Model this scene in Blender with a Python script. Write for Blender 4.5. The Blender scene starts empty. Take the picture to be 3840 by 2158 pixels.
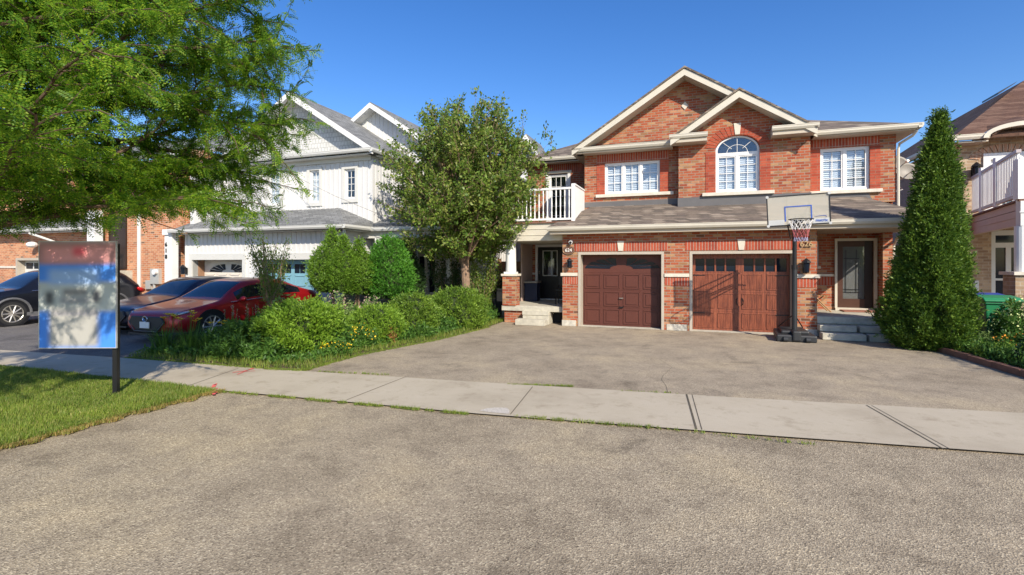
import bpy, math, random
import numpy as np
from mathutils import Vector, Matrix
random.seed(7); rng = np.random.default_rng(7)
sc = bpy.context.scene
COL = sc.collection
TH = math.radians(20); CT, ST = math.cos(TH), math.sin(TH); OX, OY = 1.478, 14.776   # street frame: s along the facades, t to the back
def ST2W(s, t): return (OX + CT*s + ST*t, OY - ST*s + CT*t)
def W2(X, Y): dx, dy = X-OX, Y-OY; return (CT*dx - ST*dy, ST*dx + CT*dy)

# ---------------------------------------------------------------- materials
def newmat(name):
    m = bpy.data.materials.new(name); m.use_nodes = True; nt = m.node_tree
    b = nt.nodes['Principled BSDF']; return m, nt, b
def N(nt, t, **k):
    n = nt.nodes.new(t)
    for a, v in k.items(): setattr(n, a, v)
    return n
def ramp(nt, stops, interp='LINEAR'):
    r = N(nt, 'ShaderNodeValToRGB'); r.color_ramp.interpolation = interp
    els = r.color_ramp.elements
    while len(els) < len(stops): els.new(0.5)
    for e, (p, c) in zip(els, stops): e.position = p; e.color = (*c, 1)
    return r
def noise(nt, scale, detail=4, rough=.6, vec=None):
    n = N(nt, 'ShaderNodeTexNoise'); n.inputs['Scale'].default_value = scale
    n.inputs['Detail'].default_value = detail; n.inputs['Roughness'].default_value = rough
    if vec: nt.links.new(vec, n.inputs['Vector'])
    return n
def objc(nt): return N(nt, 'ShaderNodeTexCoord').outputs['Object']
def bump(nt, b, h, strength=.3, dist=.01):
    bp = N(nt, 'ShaderNodeBump'); bp.inputs['Strength'].default_value = strength; bp.inputs['Distance'].default_value = dist
    nt.links.new(h, bp.inputs['Height']); nt.links.new(bp.outputs['Normal'], b.inputs['Normal']); return bp
def mix(nt, f, a, c, mode='MIX'):
    m = N(nt, 'ShaderNodeMix', data_type='RGBA', blend_type=mode)
    for sock, v in ((m.inputs[0], f), (m.inputs[6], a), (m.inputs[7], c)):
        if isinstance(v, bpy.types.NodeSocket): nt.links.new(v, sock)
        elif isinstance(v, (int, float)): sock.default_value = v
        else: sock.default_value = (*v, 1)
    return m.outputs[2]
def plain(name, col, rough=.6, var=.12, scale=3, metal=0, spec=.4, bmp=0):
    m, nt, b = newmat(name); c = objc(nt)
    n = noise(nt, scale, 5, .6, c)
    r = ramp(nt, [(.3, tuple(x*(1-var) for x in col)), (.7, tuple(min(1, x*(1+var)) for x in col))])
    nt.links.new(n.outputs[0], r.inputs[0]); nt.links.new(r.outputs[0], b.inputs['Base Color'])
    b.inputs['Roughness'].default_value = rough; b.inputs['Metallic'].default_value = metal
    b.inputs['Specular IOR Level'].default_value = spec
    if bmp: bump(nt, b, noise(nt, 60, 3, .6, c).outputs[0], bmp, .004)
    return m
def wallvec(nt, swap=False, kz=1.0):
    sp = N(nt, 'ShaderNodeSeparateXYZ'); nt.links.new(objc(nt), sp.inputs[0])
    ad = N(nt, 'ShaderNodeMath', operation='ADD'); nt.links.new(sp.outputs[0], ad.inputs[0]); nt.links.new(sp.outputs[1], ad.inputs[1])
    mz = N(nt, 'ShaderNodeMath', operation='MULTIPLY'); nt.links.new(sp.outputs[2], mz.inputs[0]); mz.inputs[1].default_value = kz
    cb = N(nt, 'ShaderNodeCombineXYZ')
    nt.links.new(ad.outputs[0], cb.inputs[1 if swap else 0]); nt.links.new(mz.outputs[0], cb.inputs[0 if swap else 1])
    return cb.outputs[0]
def brick(name, stops, mortar, bw=.215, bh=.074, swap=False, ms=.009, kz=1.0, rough=.85, bs=.5, offset=.5):
    m, nt, b = newmat(name); v = wallvec(nt, swap, kz)
    t = N(nt, 'ShaderNodeTexBrick'); nt.links.new(v, t.inputs['Vector'])
    t.inputs['Color1'].default_value = (0, 0, 0, 1); t.inputs['Color2'].default_value = (1, 1, 1, 1); t.inputs['Mortar'].default_value = (.5, .5, .5, 1)
    t.inputs['Scale'].default_value = 1; t.inputs['Mortar Size'].default_value = ms; t.inputs['Mortar Smooth'].default_value = .15
    t.inputs['Brick Width'].default_value = bw; t.inputs['Row Height'].default_value = bh; t.offset = offset
    r = ramp(nt, stops, 'CONSTANT'); nt.links.new(t.outputs['Color'], r.inputs[0])
    n = noise(nt, 9, 6, .7, objc(nt)); nr = ramp(nt, [(.25, (.72,)*3), (.75, (1.12,)*3)]); nt.links.new(n.outputs[0], nr.inputs[0])
    big = noise(nt, .7, 3, .6, objc(nt)); br = ramp(nt, [(.3, (.9,)*3), (.7, (1.06,)*3)]); nt.links.new(big.outputs[0], br.inputs[0])
    c = mix(nt, t.outputs['Fac'], r.outputs[0], mortar)
    c = mix(nt, 1.0, c, nr.outputs[0], 'MULTIPLY'); c = mix(nt, 1.0, c, br.outputs[0], 'MULTIPLY')
    nt.links.new(c, b.inputs['Base Color']); b.inputs['Roughness'].default_value = rough; b.inputs['Specular IOR Level'].default_value = .25
    inv = N(nt, 'ShaderNodeMath', operation='SUBTRACT'); inv.inputs[0].default_value = 1; nt.links.new(t.outputs['Fac'], inv.inputs[1])
    a2 = N(nt, 'ShaderNodeMath', operation='MULTIPLY_ADD'); nt.links.new(n.outputs[0], a2.inputs[0]); a2.inputs[1].default_value = .35; nt.links.new(inv.outputs[0], a2.inputs[2])
    bump(nt, b, a2.outputs[0], bs, .006)
    return m
RED, RED2, TAN, BRN, DRK, PNK = (.4,.1,.045), (.32,.075,.035), (.45,.25,.125), (.34,.17,.08), (.17,.075,.042), (.49,.24,.13)
M = {}
M['brick'] = brick('mixed_brick', [(0, RED), (.2, TAN), (.27, RED2), (.42, PNK), (.48, RED), (.6, BRN), (.7, (.43,.14,.065)), (.86, TAN), (.91, DRK), (.93, (.38,.13,.065))], (.34, .26, .2))
RS = [(0, (.42,.085,.045)), (.3, (.37,.07,.037)), (.6, (.45,.1,.052)), (.85, (.32,.06,.035))]
M['redbrick'] = brick('red_quoin_brick', RS, (.3,.17,.12), bw=.3, ms=.006)
M['soldier'] = brick('red_soldier_brick', RS, (.42,.3,.24), bw=.5, swap=True, offset=0)
M['brickC'] = brick('orange_brick', [(0, (.55,.23,.11)), (.3, (.48,.18,.085)), (.6, (.6,.29,.15)), (.86, (.36,.18,.1)), (.93, (.2,.12,.08)), (.96, (.5,.2,.1))], (.58,.42,.3))
M['brickD'] = brick('buff_brick', [(0, (.42,.3,.19)), (.3, (.36,.25,.16)), (.6, (.48,.36,.24)), (.85, (.3,.2,.13))], (.45,.37,.28))
M['archD'] = brick('buff_arch_brick', [(0, (.5,.3,.2)), (.5, (.45,.26,.17))], (.5,.4,.3), bw=.5, swap=True, offset=0)
M['sideD'] = brick('rosy_side_brick', [(0, (.4,.24,.18)), (.5, (.36,.21,.16)), (.8, (.42,.26,.2))], (.38,.25,.2), bs=.2)
M['greybrick'] = brick('grey_stone_brick', [(0, (.3,.29,.27)), (.4, (.4,.39,.36)), (.7, (.34,.32,.3))], (.28,.27,.25), bw=.3, bh=.1)
def shing(name, a, b_, c, d): return brick(name, [(0, a), (.25, b_), (.5, c), (.75, d), (.9, b_)], tuple(x*.42 for x in a), bw=.3, bh=.14, ms=.007, kz=2.3, rough=.95, bs=.8)
M['shA'] = shing('brown_shingle', (.21,.17,.135), (.145,.12,.1), (.29,.24,.19), (.18,.145,.12))
M['shB'] = shing('grey_shingle', (.21,.215,.21), (.26,.265,.26), (.175,.18,.178), (.23,.235,.23))
M['shD'] = shing('red_brown_shingle', (.17,.098,.07), (.13,.072,.052), (.2,.12,.085), (.15,.085,.062))
M['cream'] = plain('cream_trim', (.58,.54,.45), .5, .06)
M['jamb'] = plain('taupe_jamb', (.44,.39,.32), .5, .06)
M['soffit'] = plain('cream_soffit', (.5,.44,.35), .6, .05)
M['white'] = plain('white_trim', (.74,.74,.73), .45, .04)
M['siding'] = plain('white_siding', (.64,.64,.63), .5, .05, 1.2)
M['shake'] = brick('white_shake', [(0, (.68,.68,.65)), (.5, (.64,.64,.61)), (.8, (.7,.7,.67))], (.42,.42,.4), bw=.13, bh=.17, ms=.009, bs=.5)
M['greige'] = plain('greige_trim', (.6,.6,.57), .55, .04)
M['flash'] = plain('grey_flashing', (.125,.12,.12), .45, .08)
M['stone'] = plain('cast_stone', (.62,.57,.48), .8, .1, 8, bmp=.2)
M['conc'] = plain('step_concrete', (.47,.44,.36), .9, .2, 6, bmp=.4)
M['fnd'] = plain('foundation_concrete', (.5,.47,.4), .9, .25, 9, bmp=.5)
M['doorbrown'] = plain('red_brown_door_paint', (.1,.03,.02), .5, .05)
M['doorblue'] = plain('teal_blue_door_paint', (.19,.38,.46), .5, .05)
M['doorcream'] = plain('beige_door_paint', (.66,.61,.54), .5, .04)
M['black'] = plain('black_paint', (.014,.014,.016), .35, .1)
M['blackplastic'] = plain('black_plastic', (.025,.027,.03), .5, .15)
M['darkbrown'] = plain('dark_brown_door', (.03,.017,.013), .4, .15)
M['midbrown'] = plain('warm_brown_door', (.075,.035,.024), .4, .1)
M['pinksiding'] = plain('rosy_beige_siding', (.5,.37,.31), .6, .05)
M['mauve'] = plain('mauve_rail_paint', (.52,.45,.44), .5, .05)
M['metal'] = plain('grey_metal', (.5,.5,.48), .4, .08, metal=.3)
M['teak'] = plain('teak_wood', (.36,.2,.09), .6, .2, 14)
M['bark'] = plain('bark', (.24,.16,.11), .95, .3, 14, bmp=.8)
M['barkdark'] = plain('dark_bark', (.11,.07,.05), .95, .3, 14, bmp=.8)
M['binG'] = plain('green_bin_plastic', (.02,.2,.08), .45, .06)
M['binB'] = plain('blue_bin_plastic', (.03,.06,.3), .45, .06)
M['navybin'] = plain('navy_bin_plastic', (.015,.02,.05), .5, .06)
M['dish'] = plain('dish_grey', (.24,.22,.19), .5, .05)
M['edge'] = plain('brown_edging', (.2,.1,.07), .8, .2, 8)
M['soil'] = plain('soil', (.1,.07,.045), .95, .35, 6, bmp=.8)
M['brass'] = plain('brass_number', (.45,.3,.16), .4, .1, metal=.4)
M['redspray'] = plain('red_spray_paint', (.75,.13,.12), .7, .1)
M['joint'] = plain('joint_dirt', (.1,.085,.06), .95, .2)
M['gravel'] = plain('broken_concrete', (.5,.46,.4), .95, .45, 60, bmp=1)
M['amber'] = plain('plaque_white', (.85,.85,.8), .5, .02)
M['plaque'] = plain('plaque_brown', (.13,.07,.05), .5, .05)
M['rubber'] = plain('tyre_rubber', (.02,.02,.02), .8, .15)
M['rim'] = plain('alloy_rim', (.5,.47,.42), .3, .05, metal=.7)
M['platewhite'] = plain('plate_white', (.75,.77,.76), .5, .04)
M['chrome'] = plain('chrome', (.7,.7,.72), .15, .02, metal=1)
M['ridge'] = plain('grey_clad', (.11,.11,.115), .6, .05)
M['netw'] = plain('net_white', (.85,.83,.8), .8, .04)
M['netr'] = plain('net_red', (.5,.14,.14), .8, .04)
M['netb'] = plain('net_blue', (.42,.4,.55), .8, .04)
M['boardblue'] = plain('board_blue', (.03,.09,.38), .5, .05)
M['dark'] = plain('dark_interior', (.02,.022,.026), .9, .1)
M['roomwarm'] = plain('dim_interior', (.3,.3,.3), .9, .2)
M['blind'] = plain('white_blind', (.8,.8,.78), .6, .03)
M['yellow'] = plain('yellow_petal', (.85,.55,.02), .6, .15, 20)
M['lime'] = plain('lime_flower', (.62,.68,.28), .7, .15, 20)
M['orange'] = plain('orange_petal', (.8,.32,.03), .6, .15, 20)
M['pinkw'] = plain('pale_pink_flower', (.42,.29,.25), .7, .15, 20)
M['mat'] = plain('rusty_doormat', (.3,.13,.09), .9, .2, 30)
M['gatewood'] = plain('brown_gate_wood', (.3,.17,.1), .8, .2, 5)
# wood look garage door
m, nt, b = newmat('wood_grain_door'); mp = N(nt, 'ShaderNodeMapping'); mp.inputs['Scale'].default_value = (16, 16, 1.6); nt.links.new(objc(nt), mp.inputs[0])
n = noise(nt, 1.6, 8, .7, mp.outputs[0]); r = ramp(nt, [(.28, (.07,.017,.01)), (.5, (.21,.056,.026)), (.72, (.34,.1,.045))]); nt.links.new(n.outputs[0], r.inputs[0])
nt.links.new(r.outputs[0], b.inputs['Base Color']); b.inputs['Roughness'].default_value = .45; bump(nt, b, n.outputs[0], .15); M['wood'] = m
# glass: fresnel reflection over clear
def glassmat(name, tint, minr=.12):
    m, nt, b = newmat(name); nt.nodes.remove(b); out = nt.nodes['Material Output']
    tr = N(nt, 'ShaderNodeBsdfTransparent'); tr.inputs[0].default_value = (*tint, 1)
    gl = N(nt, 'ShaderNodeBsdfGlossy'); gl.inputs['Roughness'].default_value = .03; gl.inputs[0].default_value = (.9,.95,1,1)
    lw_ = N(nt, 'ShaderNodeLayerWeight'); lw_.inputs[0].default_value = .5; p_ = N(nt, 'ShaderNodeMath', operation='POWER'); nt.links.new(lw_.outputs['Facing'], p_.inputs[0]); p_.inputs[1].default_value = 4; fr = N(nt, 'ShaderNodeMath', operation='MULTIPLY_ADD'); nt.links.new(p_.outputs[0], fr.inputs[0]); fr.inputs[1].default_value = .9; fr.inputs[2].default_value = .05
    ad = N(nt, 'ShaderNodeMath', operation='ADD', use_clamp=True); nt.links.new(fr.outputs[0], ad.inputs[0]); ad.inputs[1].default_value = minr
    mx = N(nt, 'ShaderNodeMixShader'); nt.links.new(ad.outputs[0], mx.inputs[0]); nt.links.new(tr.outputs[0], mx.inputs[1]); nt.links.new(gl.outputs[0], mx.inputs[2])
    nt.links.new(mx.outputs[0], out.inputs[0]); return m
M['glass'] = glassmat('window_glass', (.9,.93,.96), .02)
m, nt, b = newmat('dark_glass'); b.inputs['Base Color'].default_value = (.01,.016,.028,1); b.inputs['Roughness'].default_value = .08; b.inputs['Specular IOR Level'].default_value = .22; M['darkglass'] = m
M['carglass'] = glassmat('car_glass', (.06,.08,.1), .12)
M['boardglass'] = glassmat('backboard_acrylic', (.8,.8,.76), .05)
m, nt, b = newmat('backboard_haze'); b.inputs['Base Color'].default_value = (.55,.52,.44,1); b.inputs['Alpha'].default_value = .5; b.inputs['Roughness'].default_value = .3; M['board'] = m
def carpaint(name, col, met=.35, rough=.28):
    m, nt, b = newmat(name); b.inputs['Base Color'].default_value = (*col, 1); b.inputs['Metallic'].default_value = met; b.inputs['Roughness'].default_value = rough
    b.inputs['Coat Weight'].default_value = .45; b.inputs['Coat IOR'].default_value = 1.35; b.inputs['Coat Roughness'].default_value = .03; return m
M['carred'] = carpaint('crystal_red_paint', (.33,.01,.014), .3); M['carnavy'] = carpaint('navy_paint', (.01,.014,.035)); M['carblack'] = carpaint('black_car_paint', (.008,.009,.014), .2)
m, nt, b = newmat('tail_lens'); b.inputs['Base Color'].default_value = (.45,.01,.01,1); b.inputs['Roughness'].default_value = .15; M['tail'] = m
m, nt, b = newmat('head_lens'); b.inputs['Base Color'].default_value = (.35,.38,.42,1); b.inputs['Roughness'].default_value = .1; b.inputs['Metallic'].default_value = .6; M['head'] = m
# foliage
def leaf(name, cols, trans=.35, rough=.5):
    m, nt, b = newmat(name); g = N(nt, 'ShaderNodeNewGeometry')
    r = ramp(nt, [(i/(len(cols)-1), c) for i, c in enumerate(cols)]); nt.links.new(g.outputs['Random Per Island'], r.inputs[0])
    n = noise(nt, 1.3, 3, .6, objc(nt)); nr = ramp(nt, [(.3, (.7,.74,.7)), (.7, (1.22,1.16,1.0))]); nt.links.new(n.outputs[0], nr.inputs[0])
    c = mix(nt, 1.0, r.outputs[0], nr.outputs[0], 'MULTIPLY')
    nt.links.new(c, b.inputs['Base Color']); b.inputs['Roughness'].default_value = rough; b.inputs['Specular IOR Level'].default_value = .35
    tl = N(nt, 'ShaderNodeBsdfTranslucent'); nt.links.new(c, tl.inputs[0]); mx = N(nt, 'ShaderNodeMixShader'); mx.inputs[0].default_value = trans
    out = nt.nodes['Material Output']; nt.links.new(b.outputs[0], mx.inputs[1]); nt.links.new(tl.outputs[0], mx.inputs[2]); nt.links.new(mx.outputs[0], out.inputs[0]); return m
M['locust'] = leaf('locust_leaf', [(.07,.19,.02), (.15,.32,.03), (.25,.43,.04), (.4,.52,.045)], .62)
M['pear'] = leaf('tree_leaf', [(.09,.17,.03), (.15,.26,.045), (.24,.36,.06), (.3,.33,.09), (.13,.22,.04)], .42, .4)
M['cedar'] = leaf('cedar_leaf', [(.045,.11,.018), (.1,.19,.026), (.2,.31,.04)], .3)
M['arb'] = leaf('arborvitae_leaf', [(.09,.2,.02), (.15,.29,.03), (.22,.36,.045)], .3)
M['arbgreen'] = leaf('bright_arborvitae_leaf', [(.05,.18,.02), (.09,.27,.03), (.14,.35,.04)], .3)
M['bush'] = leaf('bush_leaf', [(.09,.18,.025), (.16,.28,.035), (.25,.37,.05)], .3)
M['golden'] = leaf('feathery_leaf', [(.14,.27,.03), (.22,.38,.04), (.3,.46,.06)], .4)
M['weed'] = leaf('weed_leaf', [(.05,.13,.025), (.09,.2,.035), (.14,.27,.05)], .35)
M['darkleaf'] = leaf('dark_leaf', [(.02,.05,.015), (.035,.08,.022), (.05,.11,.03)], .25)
M['grass'] = leaf('grass_blade', [(.12,.2,.03), (.19,.29,.04), (.27,.36,.06), (.38,.36,.13)], .4)
M['dryleaf'] = leaf('reddish_leaf', [(.3,.12,.05), (.36,.18,.07), (.2,.2,.05)], .3)
M['pale'] = leaf('pale_leaf', [(.2,.32,.09), (.34,.44,.18), (.12,.24,.06)], .4)
M['core'] = plain('shade_core', (.03,.045,.015), .95, .3, 10)  # near-black colour stands in for the shade deep inside the foliage
# asphalt
def asphalt(name, lo, mid, hi, stain=.55):
    m, nt, b = newmat(name); c = objc(nt)
    v = N(nt, 'ShaderNodeTexVoronoi'); v.inputs['Scale'].default_value = 95; nt.links.new(c, v.inputs['Vector'])
    sp = N(nt, 'ShaderNodeSeparateColor'); nt.links.new(v.outputs['Color'], sp.inputs[0])
    r = ramp(nt, [(0, lo), (.35, mid), (.75, mid), (1, hi)]); nt.links.new(sp.outputs[0], r.inputs[0])
    n1 = noise(nt, .55, 6, .62, c); r1 = ramp(nt, [(.32, (.78,.77,.76)), (.5, (.98,.98,.98)), (.66, (1.12,1.11,1.05))]); nt.links.new(n1.outputs[0], r1.inputs[0])
    n3 = noise(nt, 2.2, 7, .7, c); r3 = ramp(nt, [(.34, (.83,.82,.82)), (.5, (1,1,1)), (.66, (1.07,1.06,1.05))]); nt.links.new(n3.outputs[0], r3.inputs[0])
    n2 = noise(nt, .9, 5, .7, c); n2.inputs['Distortion'].default_value = .6; r2 = ramp(nt, [(.6, (1,1,1)), (.7, (stain+.15,)*3)]); nt.links.new(n2.outputs[0], r2.inputs[0])
    col = mix(nt, 1.0, r.outputs[0], r1.outputs[0], 'MULTIPLY'); col = mix(nt, 1.0, col, r3.outputs[0], 'MULTIPLY'); col = mix(nt, 1.0, col, r2.outputs[0], 'MULTIPLY')
    nt.links.new(col, b.inputs['Base Color']); b.inputs['Roughness'].default_value = .9; b.inputs['Specular IOR Level'].default_value = .3
    bump(nt, b, v.outputs['Distance'], .6, .008); return m
M['asph'] = asphalt('worn_asphalt', (.18,.145,.1), (.345,.285,.2), (.56,.48,.34))
M['asph2'] = asphalt('driveway_asphalt', (.21,.172,.126), (.35,.292,.212), (.49,.415,.31), .5)
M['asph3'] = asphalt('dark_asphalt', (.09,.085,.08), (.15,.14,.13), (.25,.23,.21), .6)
m, nt, b = newmat('sidewalk_concrete'); c = objc(nt)
n = noise(nt, .8, 6, .6, c); r = ramp(nt, [(.28, (.37,.315,.23)), (.5, (.46,.4,.3)), (.75, (.49,.43,.33))]); nt.links.new(n.outputs[0], r.inputs[0])
mpp = N(nt, 'ShaderNodeMapping'); mpp.inputs['Scale'].default_value = (3, 90, 1); mpp.inputs['Rotation'].default_value = (0, 0, .1); nt.links.new(c, mpp.inputs[0])
n2 = noise(nt, 1.5, 3, .6, mpp.outputs[0]); r2 = ramp(nt, [(.3, (.94,)*3), (.7, (1.04,)*3)]); nt.links.new(n2.outputs[0], r2.inputs[0])
n3 = noise(nt, 150, 2, .6, c); r3 = ramp(nt, [(.3, (.9,)*3), (.7, (1.07,)*3)]); nt.links.new(n3.outputs[0], r3.inputs[0])
cc = mix(nt, 1.0, r.outputs[0], r2.outputs[0], 'MULTIPLY'); cc = mix(nt, 1.0, cc, r3.outputs[0], 'MULTIPLY'); n5 = noise(nt, 3.1, 8, .75, c); r5 = ramp(nt, [(.34, (.8,.78,.75)), (.47, (1,1,1))]); nt.links.new(n5.outputs[0], r5.inputs[0]); cc = mix(nt, 1.0, cc, r5.outputs[0], 'MULTIPLY'); nt.links.new(cc, b.inputs['Base Color']); b.inputs['Roughness'].default_value = .9
bump(nt, b, n3.outputs[0], .3, .003); M['walk'] = m
M['lawnbase'] = plain('lawn_soil', (.13,.15,.045), .95, .35, 9, bmp=.6)

# ---------------------------------------------------------------- mesh builder
OFF = {}
class MB:
    def __init__(s): s.v, s.f, s.m = [], [], []
    def add(s, vs, fs, m=0):
        o = len(s.v); s.v += [tuple(p) for p in vs]; s.f += [tuple(i+o for i in f) for f in fs]; s.m += [m]*len(fs); return s
    def box(s, x0, x1, y0, y1, z0, z1, m=0):
        return s.add([(x0,y0,z0),(x1,y0,z0),(x1,y1,z0),(x0,y1,z0),(x0,y0,z1),(x1,y0,z1),(x1,y1,z1),(x0,y1,z1)],
                     [(0,3,2,1),(4,5,6,7),(0,1,5,4),(1,2,6,5),(2,3,7,6),(3,0,4,7)], m)
    def prism(s, poly, y0, y1, m=0):           # polygon in the facade plane, pushed along t
        n = len(poly); vs = [(x, y0, z) for x, z in poly] + [(x, y1, z) for x, z in poly]
        return s.add(vs, [tuple(range(n)), tuple(range(2*n-1, n-1, -1))] + [(i, i+n, (i+1) % n+n, (i+1) % n) for i in range(n)], m)
    def prismx(s, poly, x0, x1, m=0):          # polygon in the (t, z) plane, pushed along s
        n = len(poly); vs = [(x0, y, z) for y, z in poly] + [(x1, y, z) for y, z in poly]
        return s.add(vs, [tuple(range(n)), tuple(range(2*n-1, n-1, -1))] + [(i, i+n, (i+1) % n+n, (i+1) % n) for i in range(n)], m)
    def slab(s, pts, th, m=0):                 # polygon thickened downwards
        n = len(pts); vs = list(pts) + [(x, y, z-th) for x, y, z in pts]
        return s.add(vs, [tuple(range(n)), tuple(range(2*n-1, n-1, -1))] + [(i, i+n, (i+1) % n+n, (i+1) % n) for i in range(n)], m)
    def sheet(s, pts, z, m=0): return s.add([(x, y, z) for x, y in pts], [tuple(range(len(pts)))], m)
    def tube(s, pts, rad, n=8, m=0, cap=True):
        pts = [Vector(p) for p in pts]; rad = rad if isinstance(rad, (list, tuple)) else [rad]*len(pts); vs = []
        for i, p in enumerate(pts):
            d = (pts[min(i+1, len(pts)-1)] - pts[max(i-1, 0)]).normalized(); a = Vector((0, 0, 1)) if abs(d.z) < .9 else Vector((1, 0, 0))
            u = d.cross(a).normalized(); w = d.cross(u)
            vs += [p + (u*math.cos(k*2*math.pi/n) + w*math.sin(k*2*math.pi/n))*rad[i] for k in range(n)]
        fs = [(i*n+k, i*n+(k+1) % n, (i+1)*n+(k+1) % n, (i+1)*n+k) for i in range(len(pts)-1) for k in range(n)]
        if cap: fs += [tuple(range(n-1, -1, -1)), tuple(range((len(pts)-1)*n, len(pts)*n))]
        return s.add(vs, fs, m)
    def cyl(s, c, ax, r, h, n=24, m=0):
        d = Vector(ax).normalized(); c = Vector(c); return s.tube([c-d*h/2, c+d*h/2], r, n, m)
    def sphere(s, c, rx, ry, rz, n=12, m=0, r=6):
        vs = []; fs = []
        for i in range(r+1):
            a = math.pi*i/r
            vs += [(c[0]+rx*math.sin(a)*math.cos(2*math.pi*k/n), c[1]+ry*math.sin(a)*math.sin(2*math.pi*k/n), c[2]+rz*math.cos(a)) for k in range(n)]
        fs = [(i*n+k, (i+1)*n+k, (i+1)*n+(k+1) % n, i*n+(k+1) % n) for i in range(r) for k in range(n)]
        return s.add(vs, fs, m)
    def wall(s, x0, x1, z0, z1, y, th, holes=(), m=0):
        xs = sorted({x0, x1, *[h[0] for h in holes], *[h[1] for h in holes]}); zs = sorted({z0, z1, *[h[2] for h in holes], *[h[3] for h in holes]})
        xs = [x for x in xs if x0 <= x <= x1]; zs = [z for z in zs if z0 <= z <= z1]
        full = lambda i, j: 0 <= i < len(xs)-1 and 0 <= j < len(zs)-1 and not any(h[0] <= (xs[i]+xs[i+1])/2 <= h[1] and h[2] <= (zs[j]+zs[j+1])/2 <= h[3] for h in holes)
        a, b_ = y, y+th
        for i in range(len(xs)-1):
            for j in range(len(zs)-1):
                if not full(i, j): continue
                X0, X1, Z0, Z1 = xs[i], xs[i+1], zs[j], zs[j+1]
                s.add([(X0,a,Z0),(X1,a,Z0),(X1,a,Z1),(X0,a,Z1)], [(0,1,2,3)], m); s.add([(X0,b_,Z0),(X1,b_,Z0),(X1,b_,Z1),(X0,b_,Z1)], [(3,2,1,0)], m)
                if not full(i-1, j): s.add([(X0,a,Z0),(X0,a,Z1),(X0,b_,Z1),(X0,b_,Z0)], [(0,1,2,3)], m)
                if not full(i+1, j): s.add([(X1,a,Z0),(X1,b_,Z0),(X1,b_,Z1),(X1,a,Z1)], [(0,1,2,3)], m)
                if not full(i, j-1): s.add([(X0,a,Z0),(X0,b_,Z0),(X1,b_,Z0),(X1,a,Z0)], [(0,1,2,3)], m)
                if not full(i, j+1): s.add([(X0,a,Z1),(X1,a,Z1),(X1,b_,Z1),(X0,b_,Z1)], [(0,1,2,3)], m)
        return s
    def build(s, name, mats, parent=None, at=None, smooth=False, bevel=0):
        if isinstance(mats, str): mats = [mats]
        off = OFF[parent.name] if parent else (at or (0, 0, 0))
        me = bpy.data.meshes.new(name)
        me.from_pydata([(x-off[0], y-off[1], z-off[2]) for x, y, z in s.v], [], s.f)
        for mm in mats: me.materials.append(M[mm])
        if len(mats) > 1: me.polygons.foreach_set('material_index', s.m)
        if smooth: me.polygons.foreach_set('use_smooth', [True]*len(me.polygons))
        o = bpy.data.objects.new(name, me); COL.objects.link(o)
        if parent: o.parent = parent
        else: place(o, off)
        OFF[o.name] = off
        if bevel:
            bv = o.modifiers.new('b', 'BEVEL'); bv.width = bevel; bv.segments = 2; bv.limit_method = 'ANGLE'
        return o
def place(o, off):
    X, Y = ST2W(off[0], off[1]); o.location = (X, Y, off[2]); o.rotation_euler = (0, 0, -TH)
def tag(o, label=None, cat=None, group=None, kind=None):
    for k, v in (('label', label), ('category', cat), ('group', group), ('kind', kind)):
        if v: o[k] = v
    return o
def thing(name, label, cat, at, group=None):
    o = bpy.data.objects.new(name, None); o.empty_display_size = .2; COL.objects.link(o); place(o, at); OFF[o.name] = at
    return tag(o, label, cat, group)
def fastmesh(name, V, nper, mats, parent=None, at=None, mi=None):
    """V: (n, nper, 3) array of polygons in street-frame coordinates"""
    off = OFF[parent.name] if parent else (at or (0, 0, 0))
    n = len(V); me = bpy.data.meshes.new(name); P = (V.reshape(-1, 3) - np.array(off)).astype(np.float32)
    me.vertices.add(n*nper); me.vertices.foreach_set('co', P.ravel()); me.loops.add(n*nper); me.loops.foreach_set('vertex_index', np.arange(n*nper, dtype=np.int32))
    me.polygons.add(n); me.polygons.foreach_set('loop_start', np.arange(0, n*nper, nper, dtype=np.int32)); me.polygons.foreach_set('loop_total', np.full(n, nper, dtype=np.int32))
    mats = [mats] if isinstance(mats, str) else mats
    for mm in mats: me.materials.append(M[mm])
    if mi is not None: me.polygons.foreach_set('material_index', np.asarray(mi, dtype=np.int32))
    me.update(calc_edges=True); me.validate()
    o = bpy.data.objects.new(name, me); COL.objects.link(o)
    if parent: o.parent = parent
    else: place(o, off)
    OFF[o.name] = off; return o
def unit(v): return v/np.maximum(np.linalg.norm(v, axis=-1, keepdims=True), 1e-9)
def leaves(C, D, size, aspect=.5, tilt=1.0):
    """leaf diamonds at centres C pointing along D"""
    n = len(C); D = unit(D + rng.normal(0, .35*tilt, (n, 3))); S = unit(np.cross(D, rng.normal(0, 1, (n, 3)))); L = (size*rng.uniform(.6, 1.3, n))[:, None]
    return np.stack([C, C + D*L*.5 + S*L*aspect*.5, C + D*L, C + D*L*.5 - S*L*aspect*.5], 1)

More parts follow.
